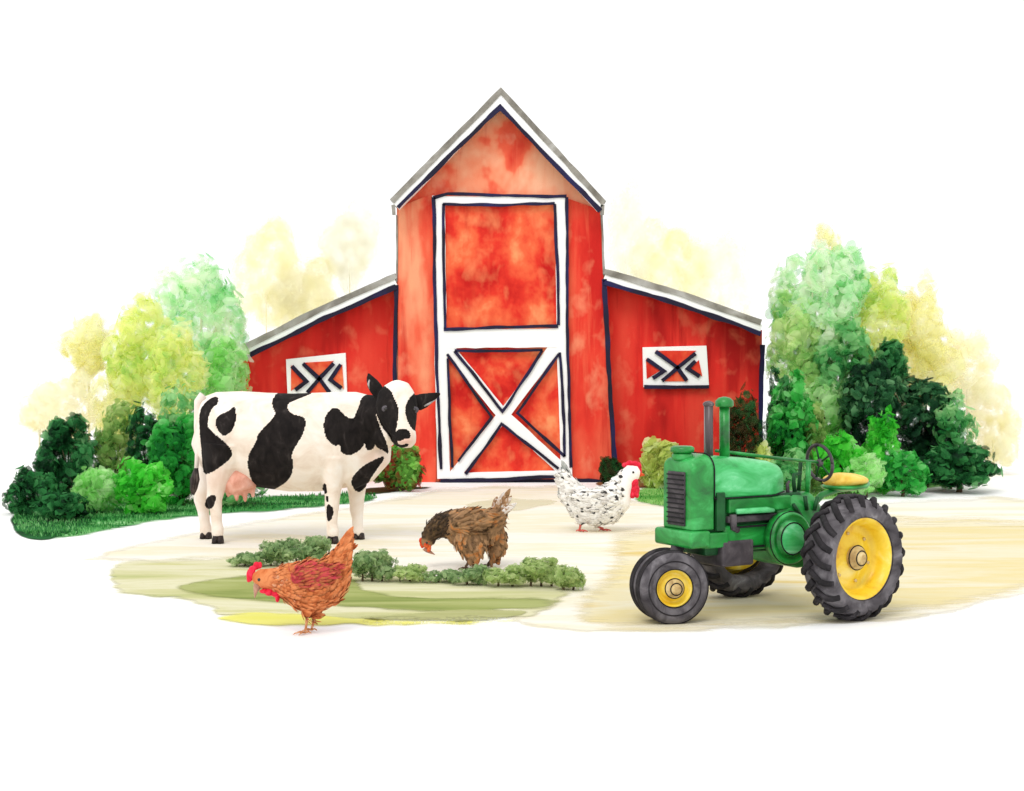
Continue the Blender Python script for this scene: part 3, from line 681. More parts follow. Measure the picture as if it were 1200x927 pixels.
for zx, zy in ((304, 285), (496, 292)):
    x, y = z7(zx, zy)
    o_ = Vector((-C0.x, -CD, H)); hp = bv.ray_cast(o_, (cp(x, y, 0) - o_).normalized())[0]; yy = hp.y + .006
    rim = build(MB().ell(cp(x, y, yy + .012), (.04, .02, .032)), 'eyelid', M['eye_rim'], cow, True)
    build(MB().ell(cp(x, y, yy + .002), (.02, .02, .019)), 'eyeball', M['eye'], cow, True)

M['ear_pale'] = pigment('ear_pale', [(120, 112, 112), (196, 190, 188)], sc=20, grain=.05)
for pts in (((497, 476), (503, 473), (510, 468.5)), ((433, 445), (431.8, 450), (433, 456))):
    q_ = []
    for x, y in pts:
        o_ = Vector((-C0.x, -CD, H)); hp = bv.ray_cast(o_, (cp(x, y, 0) - o_).normalized())[0]
        if hp is not None: q_.append(hp)
    if len(q_) > 1: build(MB().tube(q_, [.007] + [.011] * (len(q_) - 2) + [.004], 8), 'inner_ear', M['ear_pale'], cow, True)

# ---------------------------------------------------------------- hens
def scatter(me, n, L, wd, flow, seed, keep=None, lift=.05, out=.0015):
    """small overlapping feathers lying over a body"""
    rn = random.Random(seed); me.calc_loop_triangles()
    tri = [(t.area, t.vertices[:], t.normal.copy()) for t in me.loop_triangles]
    V = [v.co.copy() for v in me.vertices]; pick = rn.choices(tri, [t[0] for t in tri], k=n); mb = MB()
    for _, ix, nr in pick:
        a, b = rn.random(), rn.random()
        if a + b > 1: a, b = 1 - a, 1 - b
        p = V[ix[0]] * (1 - a - b) + V[ix[1]] * a + V[ix[2]] * b
        if keep and not keep(p): continue
        fl = Vector(flow(p)); tdir = (fl - nr * fl.dot(nr))
        if tdir.length < .05: continue
        tdir = (tdir.normalized() + Vector((rn.gauss(0, .16), rn.gauss(0, .16), rn.gauss(0, .16)))).normalized(); side = nr.cross(tdir).normalized()
        l = L * rn.uniform(.7, 1.3); w_ = wd * rn.uniform(.8, 1.2); o = p + nr * out
        up = nr * l * lift * rn.uniform(.2, .7)
        mb.add([o, o + tdir * l * .4 + side * w_ * .5 + nr * .002, o + tdir * l * .8 + side * w_ * .4 + up * .6, o + tdir * l + up, o + tdir * l * .8 - side * w_ * .4 + up * .6, o + tdir * l * .4 - side * w_ * .5 + nr * .002, o + tdir * l * .5 + nr * .006 + up * .35],
               [(0, 1, 6), (1, 2, 6), (2, 3, 6), (3, 4, 6), (4, 5, 6), (5, 0, 6)])
    return mb
def feather(mb, a, b, wd, lat=(0, 1, 0), thick=.006, bend=.0):
    a = Vector(a); b = Vector(b); t = (b - a); L = t.length; t.normalize(); lat = Vector(lat).normalized(); s = lat.cross(t).normalized()
    P = []; Rr = []
    for k, r in ((0, .35), (.25, .8), (.55, 1), (.8, .8), (.93, .45), (1, .08)):
        P.append(a + t * L * k + s * bend * L * math.sin(k * math.pi)); Rr.append((wd * .5 * r, thick * (1.2 - k)))
    return mb.loft(P, Rr, tuple(lat), 10)
def plumemat(name, cols, sc=9, speck=None, stretch=(1, 1, 1), extra=None):
    t = NT(name); g_ = t.n('ShaderNodeNewGeometry'); v = t.coords(stretch)
    f = t.noise(v, sc, 5, .6, .8)
    k = t.math('ADD', t.math('MULTIPLY', f, 1.2), t.math('MULTIPLY', t.math('SUBTRACT', g_.outputs['Random Per Island'], .5), .36)); k = t.math('SUBTRACT', k, .1)
    c = t.ramp(k, [(.1 + .8 * i / (len(cols) - 1), lin(q)) for i, q in enumerate(cols)])
    if extra:
        ex = t.ramp(t.noise(t.coords(), 24, 4, .6, .5), [(.35, lin(extra[1])), (.7, lin(extra[2]))]); c = t.mix(t.attr(extra[0]), c, ex)
    if speck:
        r2 = t.n('ShaderNodeNewGeometry').outputs['Random Per Island']; f2 = t.noise(t.coords(), 17, 3, .6)
        m_ = t.math('MULTIPLY', t.math('ADD', r2, t.math('MULTIPLY', f2, .8)), .6)
        c = t.mix(t.ramp(m_, [(speck[1], (0, 0, 0, 1)), (speck[1] + .05, (1, 1, 1, 1))]), c, lin(speck[0]))
    return t.end(t.bsdf(c, .75, .2, f, .2, .004))
M['comb'] = pigment('comb_red', [(184, 8, 36), (226, 24, 56), (240, 64, 92)], sc=22, rough=.55)
M['comb_orange'] = pigment('comb_orange', [(180, 40, 20), (220, 74, 34), (240, 120, 60)], sc=22, rough=.55)
M['beak'] = pigment('beak_horn', [(150, 104, 88), (206, 158, 132)], sc=20, rough=.45)
M['shank_buff'] = pigment('shank_buff', [(150, 84, 44), (206, 140, 92), (236, 196, 160)], sc=22, rough=.6)
M['shank_red'] = pigment('shank_red', [(196, 70, 60), (232, 120, 108)], sc=22, rough=.6)
M['shank_grey'] = pigment('shank_grey', [(60, 44, 34), (108, 84, 64)], sc=22, rough=.6)

class Hen:
    def __init__(s, name, base, ppmz, zmap, label):
        s.d = gd(base[1]); s.o = G(*base); s.z = zmap; s.k = s.d / S * ppmz; s.r = empty(name, s.o, label, 'hen', 'hens loose in the yard')
    def p(s, zx, zy, y=0.0):
        px, py = s.z(zx, zy); d = s.d + y
        return Vector(((px - 600) / S * d - s.o.x, y, H + (YH - py) / S * d))
    def chain(s, mb, L, y=0.0, n=18):
        mb.loft([s.p(a[0], a[1], (a[4] if len(a) > 4 else y)) for a in L], [(a[2] * s.k, a[3] * s.k) for a in L], n=n); return mb
    def leg(s, hip, ankle, y, mat, toes, r=7, foot=55):
        """shank, then three front toes and a hind toe flat on the ground"""
        m = MB(); a = s.p(*hip, y); b = s.p(*ankle, y); b.z = .012
        m.tube([a, a.lerp(b, .5), b + Vector((0, 0, .015)), b], [r * 1.5 * s.k, r * s.k, r * .95 * s.k, r * .9 * s.k], 8)
        f = foot * s.k
        for ang, ll in ((toes - 38, .9), (toes, 1.1), (toes + 38, .9), (toes + 175, .5)):
            c, q = math.cos(R(ang)), math.sin(R(ang)); l = f * ll
            m.tube([b, b + Vector((c * l * .5, q * l * .5, .006)), b + Vector((c * l * .85, q * l * .85, 0)), b + Vector((c * l, q * l, -.008))], [r * .75 * s.k, r * .62 * s.k, r * .5 * s.k, r * .15 * s.k], 7)
        return build(m, 'leg', mat, s.r, True)
    def lobes(s, name, blobs, mat, thick, y=0.0):
        m = MB()
        for zx, zy, rx, rz in blobs: m.ell(s.p(zx, zy, y), (rx * s.k, thick * s.k, rz * s.k), 14, 10)
        return link(name, fuse(m, 3.2 * s.k, 2), mat, s.r)
    def eyes(s, zx, zy, yy, r):
        for y in (-yy, yy): build(MB().ell(s.p(zx, zy, y * s.k), (r * s.k, r * .6 * s.k, r * s.k), 12, 8), 'eye', M['eye'], s.r, True)

# orange hen in the foreground, head lowered to the left
z6 = lambda x, y: (260 + x * .17256, 600 + y * .17256)
h = Hen('hen', (365, 742), .17256, z6, 'orange brown hen with a red comb and raised tail in the foreground, its head low')
M['orange'] = plumemat('plume_orange', [(96, 48, 24), (170, 86, 42), (204, 114, 62), (220, 138, 86), (178, 92, 48), (240, 190, 150)], 8, stretch=(1, 1, 1))
M['orange_wing'] = plumemat('plume_orange_wing', [(110, 66, 34), (168, 96, 54), (190, 90, 62), (186, 50, 70), (204, 110, 72), (150, 90, 50), (206, 130, 80)], 9)
mb = h.chain(MB(), [(222, 480, 22, 18), (236, 462, 52, 42), (264, 455, 68, 54), (310, 455, 72, 60), (360, 462, 84, 76), (430, 468, 112, 100), (520, 492, 160, 132), (610, 505, 182, 145), (690, 480, 172, 128), (748, 425, 138, 95), (790, 350, 92, 62), (824, 275, 60, 38), (850, 215, 36, 22)], n=22)
h.chain(mb, [(575, 600, 60, 45, -.05), (580, 670, 42, 36, -.05), (580, 715, 20, 20, -.05)]); h.chain(mb, [(620, 620, 60, 45, .05), (628, 690, 38, 34, .05), (628, 730, 18, 18, .05)])
me = fuse(mb, .0075, 5)
link('body', me, M['orange'], h.r)
fl = lambda p: Vector((.75, 0, .15)) if p.x < .06 else Vector((.55, 0, .6))
hd_ = h.p(345, 450)
build(scatter(me, 1500, .055, .022, fl, 7, lambda p: p.x > hd_.x), 'plumage', M['orange'], h.r)
for s in (-1, 1):
    wm = h.chain(MB(), [(470, 440, 30, 14), (520, 435, 78, 30), (590, 445, 95, 32), (660, 430, 80, 26), (720, 400, 42, 16), (760, 370, 10, 6)], y=s * .112)
    wme = fuse(wm, .007, 3); wg = link('wing', wme, M['orange_wing'], h.r)
    build(scatter(wme, 300, .075, .018, lambda p: (.9, 0, .22), 12 + s, lambda p: p.y * s > .09), 'wing_feathers', M['orange_wing'], wg)
tm = MB()
rn = random.Random(2)
for i in range(13):
    a = i / 12; y = rn.uniform(-.03, .03)
    feather(tm, h.p(745 + 40 * a, 330 + 120 * a, y), h.p(905 - 22 * a - rn.uniform(0, 12), 108 + 190 * a + rn.uniform(-12, 12), y * .5), .05, thick=.005)
build(tm, 'tail', M['orange'], h.r, True)
h.lobes('comb', [(190, 430, 24, 46), (205, 395, 24, 30), (235, 365, 24, 28), (258, 362, 16, 24), (180, 455, 12, 24)], M['comb'], 13)
h.lobes('wattle', [(285, 538, 30, 15), (325, 546, 36, 24), (368, 552, 34, 28), (378, 584, 15, 30), (402, 556, 14, 13)], M['comb'], 40, -.03)
h.chain(bk := MB(), [(250, 490, 34, 28), (236, 515, 25, 20), (229, 542, 14, 12), (226, 564, 8, 7), (222, 586, 2, 2)]); build(bk, 'beak', M['beak'], h.r, True)
h.eyes(252, 460, 52, 11)
h.leg((580, 700), (568, 790), -.05, M['shank_buff'], 200, 9, 78); h.leg((628, 715), (612, 800), .05, M['shank_buff'], 205, 9, 70)

# brown hen pecking in the middle
z8 = lambda x, y: (460 + x * .26667, 530 + y * .26667)
h = Hen('hen', (558, 666), .26667, z8, 'brown hen with a dark neck pecking at the ground in front of the barn door')
M['brown_p'] = plumemat('plume_brown', [(60, 42, 28), (104, 78, 54), (146, 112, 80), (170, 130, 92), (196, 124, 66), (150, 118, 90)], 11)
M['dark_p'] = plumemat('plume_dark', [(34, 27, 20), (66, 50, 36), (112, 86, 60)], 12)
M['tail_tip'] = plumemat('plume_tail', [(70, 50, 34), (120, 88, 60), (168, 128, 92), (244, 240, 236), (120, 88, 60)], 18)
mb = h.chain(MB(), [(146, 418, 14, 12), (150, 402, 27, 22), (158, 375, 33, 26), (178, 345, 42, 33), (208, 325, 52, 44), (248, 320, 64, 58), (300, 328, 76, 74), (360, 330, 82, 80), (415, 320, 74, 66), (450, 290, 52, 42), (470, 262, 32, 24)], n=20)
h.chain(mb, [(345, 330, 60, 30, -.1), (345, 370, 72, 38, -.11), (346, 410, 70, 38, -.11), (343, 445, 44, 28, -.1), (338, 475, 14, 12, -.09)]); h.chain(mb, [(440, 330, 50, 32, .06), (455, 375, 46, 34, .07), (455, 410, 42, 30, .07), (446, 445, 27, 22, .07), (436, 472, 10, 10, .07)])
me = fuse(mb, .009, 5)
def inv(h, me):
    q = np.empty(len(me.vertices) * 3, np.float32); me.vertices.foreach_get('co', q); q = q.reshape(-1, 3); d = h.d + q[:, 1]
    return 600 + (q[:, 0] + h.o.x) / d * S, YH + (H - q[:, 2]) / d * S
qx, qy = inv(h, me); zx_, zy_ = (qx - 460) / .26667, (qy - 530) / .26667
fattr(me, 'dark', np.clip((250 - zx_ - (zy_ - 300) * .15) / 12, 0, 1) * np.clip((392 - zy_ + (zx_ - 150) * .3) / 12, 0, 1))
link('body', me, plumemat('plume_brown_skin', [(104, 78, 54), (146, 112, 80), (170, 130, 92), (190, 120, 66)], 11, extra=('dark', (52, 40, 28), (112, 86, 58))), h.r)
nx = h.p(242, 300).x; hx = h.p(172, 380)
fl = lambda p: Vector((.8, 0, .3)) if p.x < nx or p.z > h.p(0, 330).z else Vector((.25, 0, -.6))
build(scatter(me, 1100, .07, .032, fl, 17, lambda p: p.x > nx), 'plumage', M['brown_p'], h.r)
build(scatter(me, 1500, .04, .018, lambda p: (.6, 0, .6), 18, lambda p: p.x <= nx and not (p.x < hx.x and p.z < hx.z + .02)), 'neck_plumage', M['dark_p'], h.r)
for s in (-1, 1):
    wme = fuse(h.chain(MB(), [(255, 320, 20, 8), (300, 315, 48, 18), (360, 312, 52, 18), (410, 296, 32, 12), (440, 280, 8, 5)], y=s * .145), .009, 2)
    wg = link('wing', wme, M['brown_p'], h.r)
    build(scatter(wme, 200, .1, .026, lambda p: (.9, 0, .2), 31 + s, lambda p: p.y * s > .13), 'wing_feathers', M['brown_p'], wg)
tm = MB()
for (ax, ay), (bx, by), y in (((440, 275), (458, 198), .03), ((445, 278), (490, 178), .02), ((450, 278), (514, 166), 0), ((455, 282), (520, 196), -.02), ((458, 288), (540, 226), -.03), ((450, 300), (505, 262), -.02), ((440, 305), (484, 300), .01), ((448, 270), (475, 205), -.03)):
    feather(tm, h.p(ax, ay, y), h.p(bx + (bx - ax) * .06, by + (by - ay) * .06, y), .052, thick=.006)
build(tm, 'tail', M['tail_tip'], h.r, True)
h.lobes('comb', [(124, 388, 9, 13), (127, 402, 9, 13), (137, 378, 11, 9), (131, 414, 8, 9)], M['comb_orange'], 7)
h.lobes('face', [(150, 402, 17, 21), (160, 388, 13, 14)], M['comb_orange'], 25)
h.lobes('wattle', [(163, 418, 8, 20), (158, 428, 8, 12)], M['comb_orange'], 8, -.02)
h.chain(bk := MB(), [(140, 420, 12, 9), (152, 432, 9, 7), (170, 441, 6, 4), (186, 450, 1.5, 1.5)]); build(bk, 'beak', M['beak'], h.r, True)
h.eyes(150, 398, 26, 5)
h.leg((340, 465), (322, 505), -.1, M['shank_grey'], 190, 6, 32); h.leg((437, 462), (420, 512), .07, M['shank_grey'], 190, 6, 32)

# white speckled hen near the tractor
h = Hen('hen', (692, 623), .26667, z8, 'white hen with black speckles and a red comb walking right, between barn door and tractor')
M['white_p'] = plumemat('plume_white', [(196, 190, 184), (232, 228, 222), (250, 248, 244), (255, 254, 250)], 10, ((62, 60, 60), .75))
M['grey_p'] = plumemat('plume_grey', [(70, 76, 74), (128, 134, 132), (196, 198, 194), (244, 243, 240)], 12)
mb = h.chain(MB(), [(1086, 98, 18, 16), (1072, 95, 36, 30), (1050, 93, 43, 36), (1028, 118, 42, 36), (1006, 152, 52, 46), (985, 195, 74, 64), (945, 230, 88, 76), (885, 240, 82, 72), (828, 222, 72, 56), (788, 178, 56, 36), (764, 128, 38, 20), (748, 88, 22, 12)], n=20)
h.chain(mb, [(850, 260, 45, 32, -.03), (832, 300, 22, 20, -.03), (826, 318, 9, 9, -.03)]); h.chain(mb, [(910, 270, 45, 32, .04), (898, 310, 22, 20, .04), (895, 328, 9, 9, .04)])
me = fuse(mb, .009, 5)
link('body', me, plumemat('skin_white', [(226, 220, 212), (246, 243, 238), (254, 252, 248)], 10), h.r)
hx = h.p(1020, 130)
build(scatter(me, 1000, .055, .032, lambda p: (-.8, 0, .25), 27, lambda p: p.x < hx.x), 'plumage', M['white_p'], h.r)
for s in (-1, 1):
    wme = fuse(h.chain(MB(), [(1000, 205, 20, 8), (955, 215, 46, 18), (890, 220, 50, 18), (835, 205, 34, 12), (795, 185, 8, 5)], y=s * .135), .009, 2)
    wg = link('wing', wme, M['white_p'], h.r)
    build(scatter(wme, 200, .08, .03, lambda p: (-.9, 0, .15), 41 + s, lambda p: p.y * s > .12), 'wing_feathers', M['white_p'], wg)
tm = MB(); rn = random.Random(6)
for i in range(11):
    a = i / 10; y = rn.uniform(-.03, .03)
    feather(tm, h.p(800 - 30 * a, 150 + 60 * a, y), h.p(735 + 22 * math.sin(a * 5) * .3 - 4 * a + 40 * max(0, .2 - a), 35 + 150 * a, y), .06, thick=.005)
build(tm, 'tail', M['grey_p'], h.r, True)
h.lobes('comb', [(1020, 56, 13, 11), (1042, 49, 16, 14), (1066, 51, 15, 14), (1083, 64, 12, 20), (1088, 82, 9, 13)], M['comb'], 12)
h.lobes('wattle', [(1062, 135, 20, 26), (1064, 165, 23, 26), (1054, 186, 15, 18), (1074, 188, 10, 14)], M['comb'], 26, -.02)
h.chain(bk := MB(), [(1084, 96, 14, 11), (1096, 98, 8, 7), (1108, 101, 2, 2)]); build(bk, 'beak', M['comb_orange'], h.r, True)
h.eyes(1058, 88, 35, 5)
h.leg((828, 308), (822, 350), -.03, M['shank_red'], -15, 5, 34); h.leg((896, 320), (925, 345), .04, M['shank_red'], -10, 5, 34)

# ---------------------------------------------------------------- tractor
A = R(32); TW = 1.15
fx, fy, nx_, ny_ = -math.cos(A), -math.sin(A), math.sin(A), -math.cos(A)
OX, OY = 2.186 - TW / 2 * math.sin(A), 10.04 + TW / 2 * math.cos(A)
OX += .02
trc = empty('tractor', (OX, OY, 0), 'vintage green tractor with yellow wheels and two upright stacks parked on the sandy path', 'tractor', rz=math.pi + A)
def tp(px, py, y):
    k = (px - 600) / S; x = (OX + y * nx_ - k * (OY + y * ny_)) / (k * fy - fx); d = OY + x * fy + y * ny_
    return Vector((x, y, H + (YH - py) / S * d))
zt = lambda zx, zy, y: tp(720 + zx * .31277, 450 + zy * .31277, y)
M['green'] = pigment('tractor_green', [(8, 70, 26), (14, 112, 40), (26, 142, 54), (62, 180, 92), (136, 220, 160)], (1, 1, 1.6), 3.2, rough=.42, spec=.4, lo=.25, hi=.8, bs=.04, coat=.25)  # palest blotches stand in for highlights on the bodywork
M['green_pale'] = pigment('tractor_green_pale', [(22, 138, 60), (52, 180, 92), (98, 208, 134), (160, 230, 184)], (.8, 1, 2.5), 3, rough=.4, spec=.4, bs=.04, coat=.3)  # lighter copy of the green: the hood's highlights are in the colour
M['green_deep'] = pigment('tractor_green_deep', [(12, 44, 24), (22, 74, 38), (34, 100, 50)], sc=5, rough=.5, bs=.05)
M['rubber'] = pigment('tyre_rubber', [(50, 46, 50), (84, 80, 84), (120, 116, 120), (184, 182, 184)], sc=6, rough=.8, lo=.3, hi=.82)
M['tread'] = pigment('tyre_tread', [(20, 18, 20), (40, 37, 40), (66, 62, 66)], sc=7, rough=.8)
M['yellow'] = pigment('wheel_yellow', [(216, 160, 20), (240, 198, 36), (248, 214, 60), (250, 228, 130)], sc=5, rough=.45, spec=.4, bs=.05, coat=.2)
M['hub'] = pigment('hub_tan', [(150, 116, 70), (206, 178, 120), (236, 218, 170)], sc=9, rough=.5)
M['iron'] = pigment('dark_iron', [(46, 42, 46), (74, 68, 72), (104, 98, 100)], sc=7, rough=.55)
M['stack'] = pigment('stack_grey', [(62, 54, 56), (92, 82, 84), (200, 196, 196)], (6, 6, .5), 2.5, rough=.55)  # pale upright streaks are highlights put into the grey
M['black'] = pigment('black_line', [(12, 12, 14), (26, 25, 28)], sc=7, rough=.6)
M['seat_yellow'] = pigment('seat_yellow', [(206, 150, 50), (238, 196, 76), (246, 220, 120)], sc=8, rough=.5)
def rrect(hw, z0, z1, r, n=6):
    """rounded section across the tractor (y, z), top corners round"""
    P = [(-hw, z0), (hw, z0)]
    for k in range(n + 1):
        q = math.pi / 2 * k / n; P.append((hw - r + r * math.cos(q), z1 - r + r * math.sin(q)))
    for k in range(n + 1):
        q = math.pi / 2 * k / n; P.append((-hw + r - r * math.sin(q), z1 - r + r * math.cos(q)))
    return P
def run(mb, secs):
    n = len(secs[0][1]); V = []; F = []
    for x, P in secs: V += [(x, y, z) for y, z in P]
    for i in range(len(secs) - 1):
        for k in range(n): F.append((i * n + k, i * n + (k + 1) % n, (i + 1) * n + (k + 1) % n, (i + 1) * n + k))
    F += [tuple(range(n)), tuple(range((len(secs) - 1) * n, len(secs) * n))]
    return mb.add(V, F)
def wire(pts, r=.005, parent=None, name='edge_bead'):
    return build(MB().tube(pts, r, 6), name, M['black'], parent or trc, True)
HW = .165
# hood
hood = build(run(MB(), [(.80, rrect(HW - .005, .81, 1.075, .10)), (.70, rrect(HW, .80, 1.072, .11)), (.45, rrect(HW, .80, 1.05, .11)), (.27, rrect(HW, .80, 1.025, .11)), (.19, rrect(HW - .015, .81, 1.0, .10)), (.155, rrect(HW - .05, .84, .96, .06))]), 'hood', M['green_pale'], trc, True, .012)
# radiator shell, grille
shell = build(run(MB(), [(.972, rrect(HW - .02, .60, 1.045, .05)), (.955, rrect(HW, .60, 1.06, .07)), (.86, rrect(HW + .004, .60, 1.085, .10)), (.80, rrect(HW + .004, .60, 1.09, .11))]), 'radiator_shell', M['green'], trc, True, .012)
gr_ = build(MB().box((.976, 0, .80), (.010, .088, .175)), 'grille', M['iron'], shell, False, .006)
gb = MB()
for i in range(11): gb.box((.990, 0, .645 + i * .031), (.005, .085, .004))
build(gb, 'grille_bars', M['black'], shell)
build(MB().box((.93, 0, .545), (.085, HW + .03, .055)), 'front_bolster', M['green'], trc, True, .02, 3)
build(MB().box((.78, 0, .53), (.10, HW + .006, .05)), 'front_frame', M['green'], trc, True, .012)
rc = MB(); rc.loft([(.93, 0, 1.05), (.93, 0, 1.062), (.93, 0, 1.085), (.93, 0, 1.095)], [.062, .07, .07, .058], (0, 1, 0), 20); rc.loft([(.93, 0, 1.096), (.93, 0, 1.105), (.93, 0, 1.13), (.93, 0, 1.14)], [.06, .078, .078, .062], (0, 1, 0), 20)
build(rc, 'radiator_cap', M['green'], trc, True)
# engine and frame
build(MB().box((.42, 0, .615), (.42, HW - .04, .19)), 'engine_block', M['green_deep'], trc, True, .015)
eng = build(MB().box((.40, HW - .03, .745), (.27, .03, .048)), 'side_panel', M['green'], trc, True, .012)
build(MB().box((.40, HW - .028, .655), (.27, .022, .022)), 'manifold', M['iron'], trc, True, .008)
build(MB().tube([(.64, HW, .69), (.64, HW + .004, .60), (.6, HW + .004, .585)], [.024, .024, .02], 10), 'manifold_pipe', M['iron'], trc, True)
build(MB().tube([(.62, HW + .01, .71), (.36, HW + .012, .708), (.3, HW + .01, .70)], [.018, .02, .014], 10), 'exhaust_manifold', M['green_pale'], trc, True)
build(MB().box((.40, HW - .035, .53), (.31, .03, .085)), 'crankcase', M['green'], trc, True, .02, 3)
build(MB().box((.745, HW - .005, .715), (.035, .014, .125)), 'side_louvre', M['green_deep'], trc, True, .006)
build(MB().box((.60, .02, .435), (.135, HW - .01, .085)), 'oil_pan', M['iron'], trc, True, .018, 3)
build(MB().tube([(.30, HW - .01, .46), (.1, HW - .01, .46)], .03, 12), 'frame_tube', M['green'], trc, True)
for zb in (.605, .47): build(MB().box((.42, HW - .004, zb), (.22, .012, .006)), 'seam', M['black'], trc)
# gearbox and rear housing
build(run(MB(), [(.24, rrect(.15, .34, .74, .08)), (.08, rrect(.18, .30, .80, .10)), (-.10, rrect(.18, .30, .80, .12)), (-.20, rrect(.13, .34, .72, .1))]), 'gearbox', M['green'], trc, True, .02)
rib = MB()
for k in range(5):
    q = R(20 + 30 * k); c0 = Vector((-.01, .186, .56)); dv = Vector((math.cos(q), 0, math.sin(q)))
    rib.tube([c0 + dv * .13, c0 + dv * .225], .014, 8)
build(rib, 'housing_ribs', M['green_deep'], trc, True)
dc = Vector((.21, .17, .516))
pul = build(MB().lathe([(0, .10), (.10, .10), (.115, .085), (.12, .07), (.135, .075), (.155, .095), (.172, .085), (.178, .05), (.17, .0), (0, 0)], dc, 44), 'belt_pulley', M['green'], trc, True)
build(MB().lathe([(0, .108), (.09, .106), (.104, .099)], dc, 40), 'pulley_cover', M['green_pale'], pul, True)
wire([dc + Vector((.107 * math.cos(q * .3142), .101, .107 * math.sin(q * .3142))) for q in range(21)], .0045, pul, 'pulley_line')
wire([dc + Vector((.177 * math.cos(q * .3142), .07, .177 * math.sin(q * .3142))) for q in range(21)], .0045, pul, 'pulley_line')
build(MB().tube([(-.035, -TW / 2 + .08, .41), (-.035, TW / 2 - .08, .41)], .055, 16), 'rear_axle', M['green_deep'], trc, True)
# stacks
st = MB().tube([(.735, .03, 1.05), (.735, .03, 1.40)], .030, 18); st.ell((.735, .03, 1.41), (.038, .038, .022))
build(st, 'exhaust_stack', M['stack'], trc, True)
st = MB().tube([(.60, .03, 1.05), (.60, .03, 1.40)], .034, 18)
sg = build(st, 'air_stack', M['green'], trc, True)
c_ = MB(); c_.loft([(.60, .03, 1.39), (.60, .03, 1.40), (.60, .03, 1.43), (.60, .03, 1.45), (.60, .03, 1.458)], [.055, .062, .06, .04, .01], (0, 1, 0), 20); build(c_, 'stack_cap', M['green'], sg, True)
# steering
sw = Vector((-.28, 0, .985)); axd = Vector((.95, 0, -.12)).normalized(); u1 = Vector((0, 1, 0)); u2 = axd.cross(u1).normalized()
ring = MB(); N = 36; RR = .125
ring.tube([sw + u1 * RR * math.cos(2 * math.pi * k / N) + u2 * RR * math.sin(2 * math.pi * k / N) for k in range(N + 1)], .012, 8)
stw = build(ring, 'steering_wheel', M['iron'], trc, True)
spk = MB()
for k in range(5):
    q = 2 * math.pi * k / 5 + .5; spk.tube([sw, sw + (u1 * math.cos(q) + u2 * math.sin(q)) * RR], .007, 6)
build(spk, 'spokes', M['green_deep'], stw, True)
build(MB().ell(sw, (.022, .03, .03)), 'hub', M['iron'], stw, True)
build(MB().tube([sw, (.1, 0, 1.03), (.65, 0, 1.10)], [.011, .011, .011], 8), 'steering_rod', M['green'], trc, True)
build(MB().tube([(-.12, .05, .78), (-.13, .05, 1.0)], .018, 10), 'steering_post', M['green'], trc, True)
build(MB().tube([(-.13, -.05, .78), (-.15, -.05, 1.0)], .014, 10), 'steering_post', M['green_deep'], trc, True)
build(MB().tube([(.02, .08, .78), (.035, .08, .88), (.03, .08, .92), (-.03, .08, .93)], [.016, .014, .014, .01], 8), 'lever', M['green_deep'], trc, True)
build(MB().tube([(.10, .10, .76), (.11, .10, .86), (.09, .1, .88)], [.014, .012, .01], 8), 'lever', M['iron'], trc, True)
# seat
build(MB().tube([(-.16, 0, .66), (-.30, 0, .76), (-.46, 0, .79), (-.60, 0, .80)], [.026, .024, .022, .02], 10), 'seat_bar', M['green'], trc, True)
def seatsec(x, hw, zc, hz): return [(x, hw * math.cos(q) , zc + hz * math.sin(q)) for q in [2 * math.pi * k / 20 for k in range(20)]]
def seatloft(secs):
    m = MB(); V = []; F = []
    for q in secs: V += seatsec(*q)
    for i in range(len(secs) - 1):
        for k in range(20): F.append((i * 20 + k, i * 20 + (k + 1) % 20, (i + 1) * 20 + (k + 1) % 20, (i + 1) * 20 + k))
    F += [tuple(range(20)), tuple(range((len(secs) - 1) * 20, len(secs) * 20))]
    return m.add(V, F)
seat = build(seatloft([(-.37, .04, .835, .012), (-.385, .085, .842, .03), (-.43, .13, .852, .045), (-.50, .15, .858, .05), (-.58, .135, .855, .046), (-.65, .095, .85, .036), (-.70, .05, .848, .022), (-.725, .015, .848, .008)]), 'seat', M['seat_yellow'], trc, True)
build(seatloft([(-.36, .05, .81, .012), (-.40, .12, .81, .022), (-.50, .152, .808, .028), (-.60, .14, .812, .026), (-.68, .085, .822, .018), (-.735, .02, .836, .008)]), 'seat_pan', M['green'], seat, True)
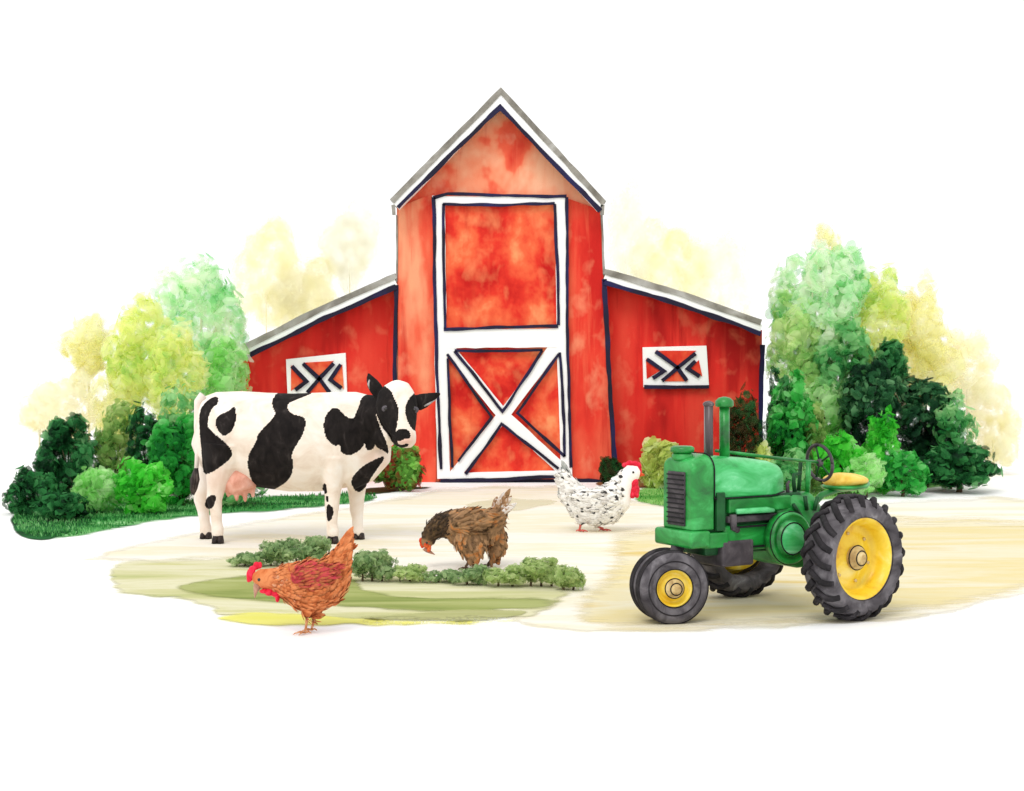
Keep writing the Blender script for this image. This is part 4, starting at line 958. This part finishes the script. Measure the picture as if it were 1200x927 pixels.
# wheels
def wheel(c, Rr, wd, yaw, rear, side):
    Mx = Matrix.Rotation(yaw, 3, 'Z'); s = side; c = Vector(c)
    Rm = Rr * (.635 if rear else .50); h_ = wd / 2
    prof = [(Rm, -h_ * .72), (Rm * 1.06, -h_ * .9), (Rr * .82, -h_), (Rr * .93, -h_ * .88), (Rr * .985, -h_ * .5), (Rr, 0), (Rr * .985, h_ * .5), (Rr * .93, h_ * .88), (Rr * .82, h_), (Rm * 1.06, h_ * .9), (Rm, h_ * .72), (Rm * .97, 0), (Rm, -h_ * .72)]
    if rear: prof = [(r if r <= Rr * .83 else r - .022, y) for r, y in prof]
    ty = build(MB().lathe(prof, c, 56, Mx), 'wheel', M['rubber'], trc, True)
    tr_ = MB()
    if rear:
        NL = 20
        for k in range(NL * 2):
            sd = 1 if k % 2 else -1; q0 = 2 * math.pi * (k // 2 + .5 * (k % 2)) / NL
            P = []; Rd = []
            for j in range(6):
                e = j / 5; y = sd * h_ * (-.04 + 1.0 * e); q = q0 + sd * 0 + (.26 * e) * 1
                rad = (Rr - .012) if e < .75 else (Rr - .022 - .05 * (e - .75) / .25)
                P.append(c + Mx @ Vector((rad * math.cos(-q), y, rad * math.sin(-q)))); Rd.append((.022, .017))
            tr_.loft(P, Rd, tuple(Mx @ Vector((math.cos(-q0), 0, math.sin(-q0)))), 8)
    else:
        for y in (-.5, -.17, .17, .5):
            tr_.lathe([(Rr * .975, (y - .1) * h_), (Rr * 1.012, (y - .07) * h_), (Rr * 1.012, (y + .07) * h_), (Rr * .975, (y + .1) * h_)], c, 56, Mx)
        tr_.lathe([(Rr * .72, s * h_ * 1.0), (Rr * .74, s * h_ * 1.03), (Rr * .76, s * h_ * 1.0)], c, 56, Mx)
    build(tr_, 'tread', M['tread'], ty, True)
    if rear:
        rp = [(0, .02), (.04, .022), (Rm * .35, .02), (Rm * .6, -.01), (Rm * .82, -.02), (Rm * .86, .03), (Rm * .93, .085), (Rm * 1.0, .10), (Rm * 1.04, .105), (Rm * 1.04, .085), (Rm * .97, .0)]
    else:
        rp = [(0, .03), (Rm * .5, .03), (Rm * .72, .005), (Rm * .84, .0), (Rm * .92, .03), (Rm * 1.02, .045), (Rm * 1.04, .035), (Rm * 1.0, 0)]
    off = h_ * .72 - (.095 if rear else .036)
    rim = build(MB().lathe([(r, s * (y + off)) for r, y in rp], c, 48, Mx), 'rim', M['yellow'], ty, True)
    hr = .078 if rear else .062
    hb = MB().lathe([(0, s * (off + .095)), (hr * .45, s * (off + .092)), (hr * .6, s * (off + .08)), (hr * .62, s * (off + .06)), (hr * .95, s * (off + .055)), (hr, s * (off + .04)), (hr, s * (off + .0))], c, 28, Mx)
    build(hb, 'hub', M['hub'], ty, True)
    ln = MB()
    for rr_, yy in ((Rm * 1.045, off + (.107 if rear else .047)), (hr * 1.02, off + .045), (hr * .62, off + .082)):
        ln.tube([c + Mx @ Vector((rr_ * math.cos(2 * math.pi * k / 40), s * yy, rr_ * math.sin(2 * math.pi * k / 40))) for k in range(41)], .004, 6)
    build(ln, 'rim_lines', M['black'], ty, True)
    bo = MB()
    if rear:
        for k in range(6):
            q = k * math.pi / 3 + .3; p = c + Mx @ Vector((Rm * .62 * math.cos(q), s * (off - .012), Rm * .62 * math.sin(q)))
            build(MB().tube([p, p + Mx @ Vector((0, s * .014, 0))], .011, 8), 'bolt', M['hub'], ty, True)

wheel((-.035, TW / 2, .41), .41, .235, R(3), True, 1)
wheel((-.035, -TW / 2, .41), .41, .235, R(-3), True, -1)
SA = R(-20); qx_, qy_ = -.068 * math.sin(SA), .068 * math.cos(SA)          # steered a little to its left
wheel((1.04 + qx_, qy_, .235), .235, .115, SA, False, 1)
wheel((1.04 - qx_, -qy_, .235), .235, .115, SA, False, -1)
build(MB().tube([(1.04 - qx_, -qy_, .235), (1.04 + qx_, qy_, .235)], .025, 12), 'front_axle', M['iron'], trc, True)
build(MB().tube([(.96, 0, .50), (1.02, 0, .36), (1.04, 0, .235)], [.045, .04, .034], 12), 'front_pedestal', M['iron'], trc, True)
# drawn seams of the bodywork
wire([(.80, y, z) for y, z in rrect(HW + .006, .80, 1.092, .11)[1:-1]], .005, trc, 'hood_seam')
wire([(.155 + .03, HW - .012, .82), (.3, HW + .002, .798), (.8, HW + .002, .80)], .005, trc, 'hood_seam')
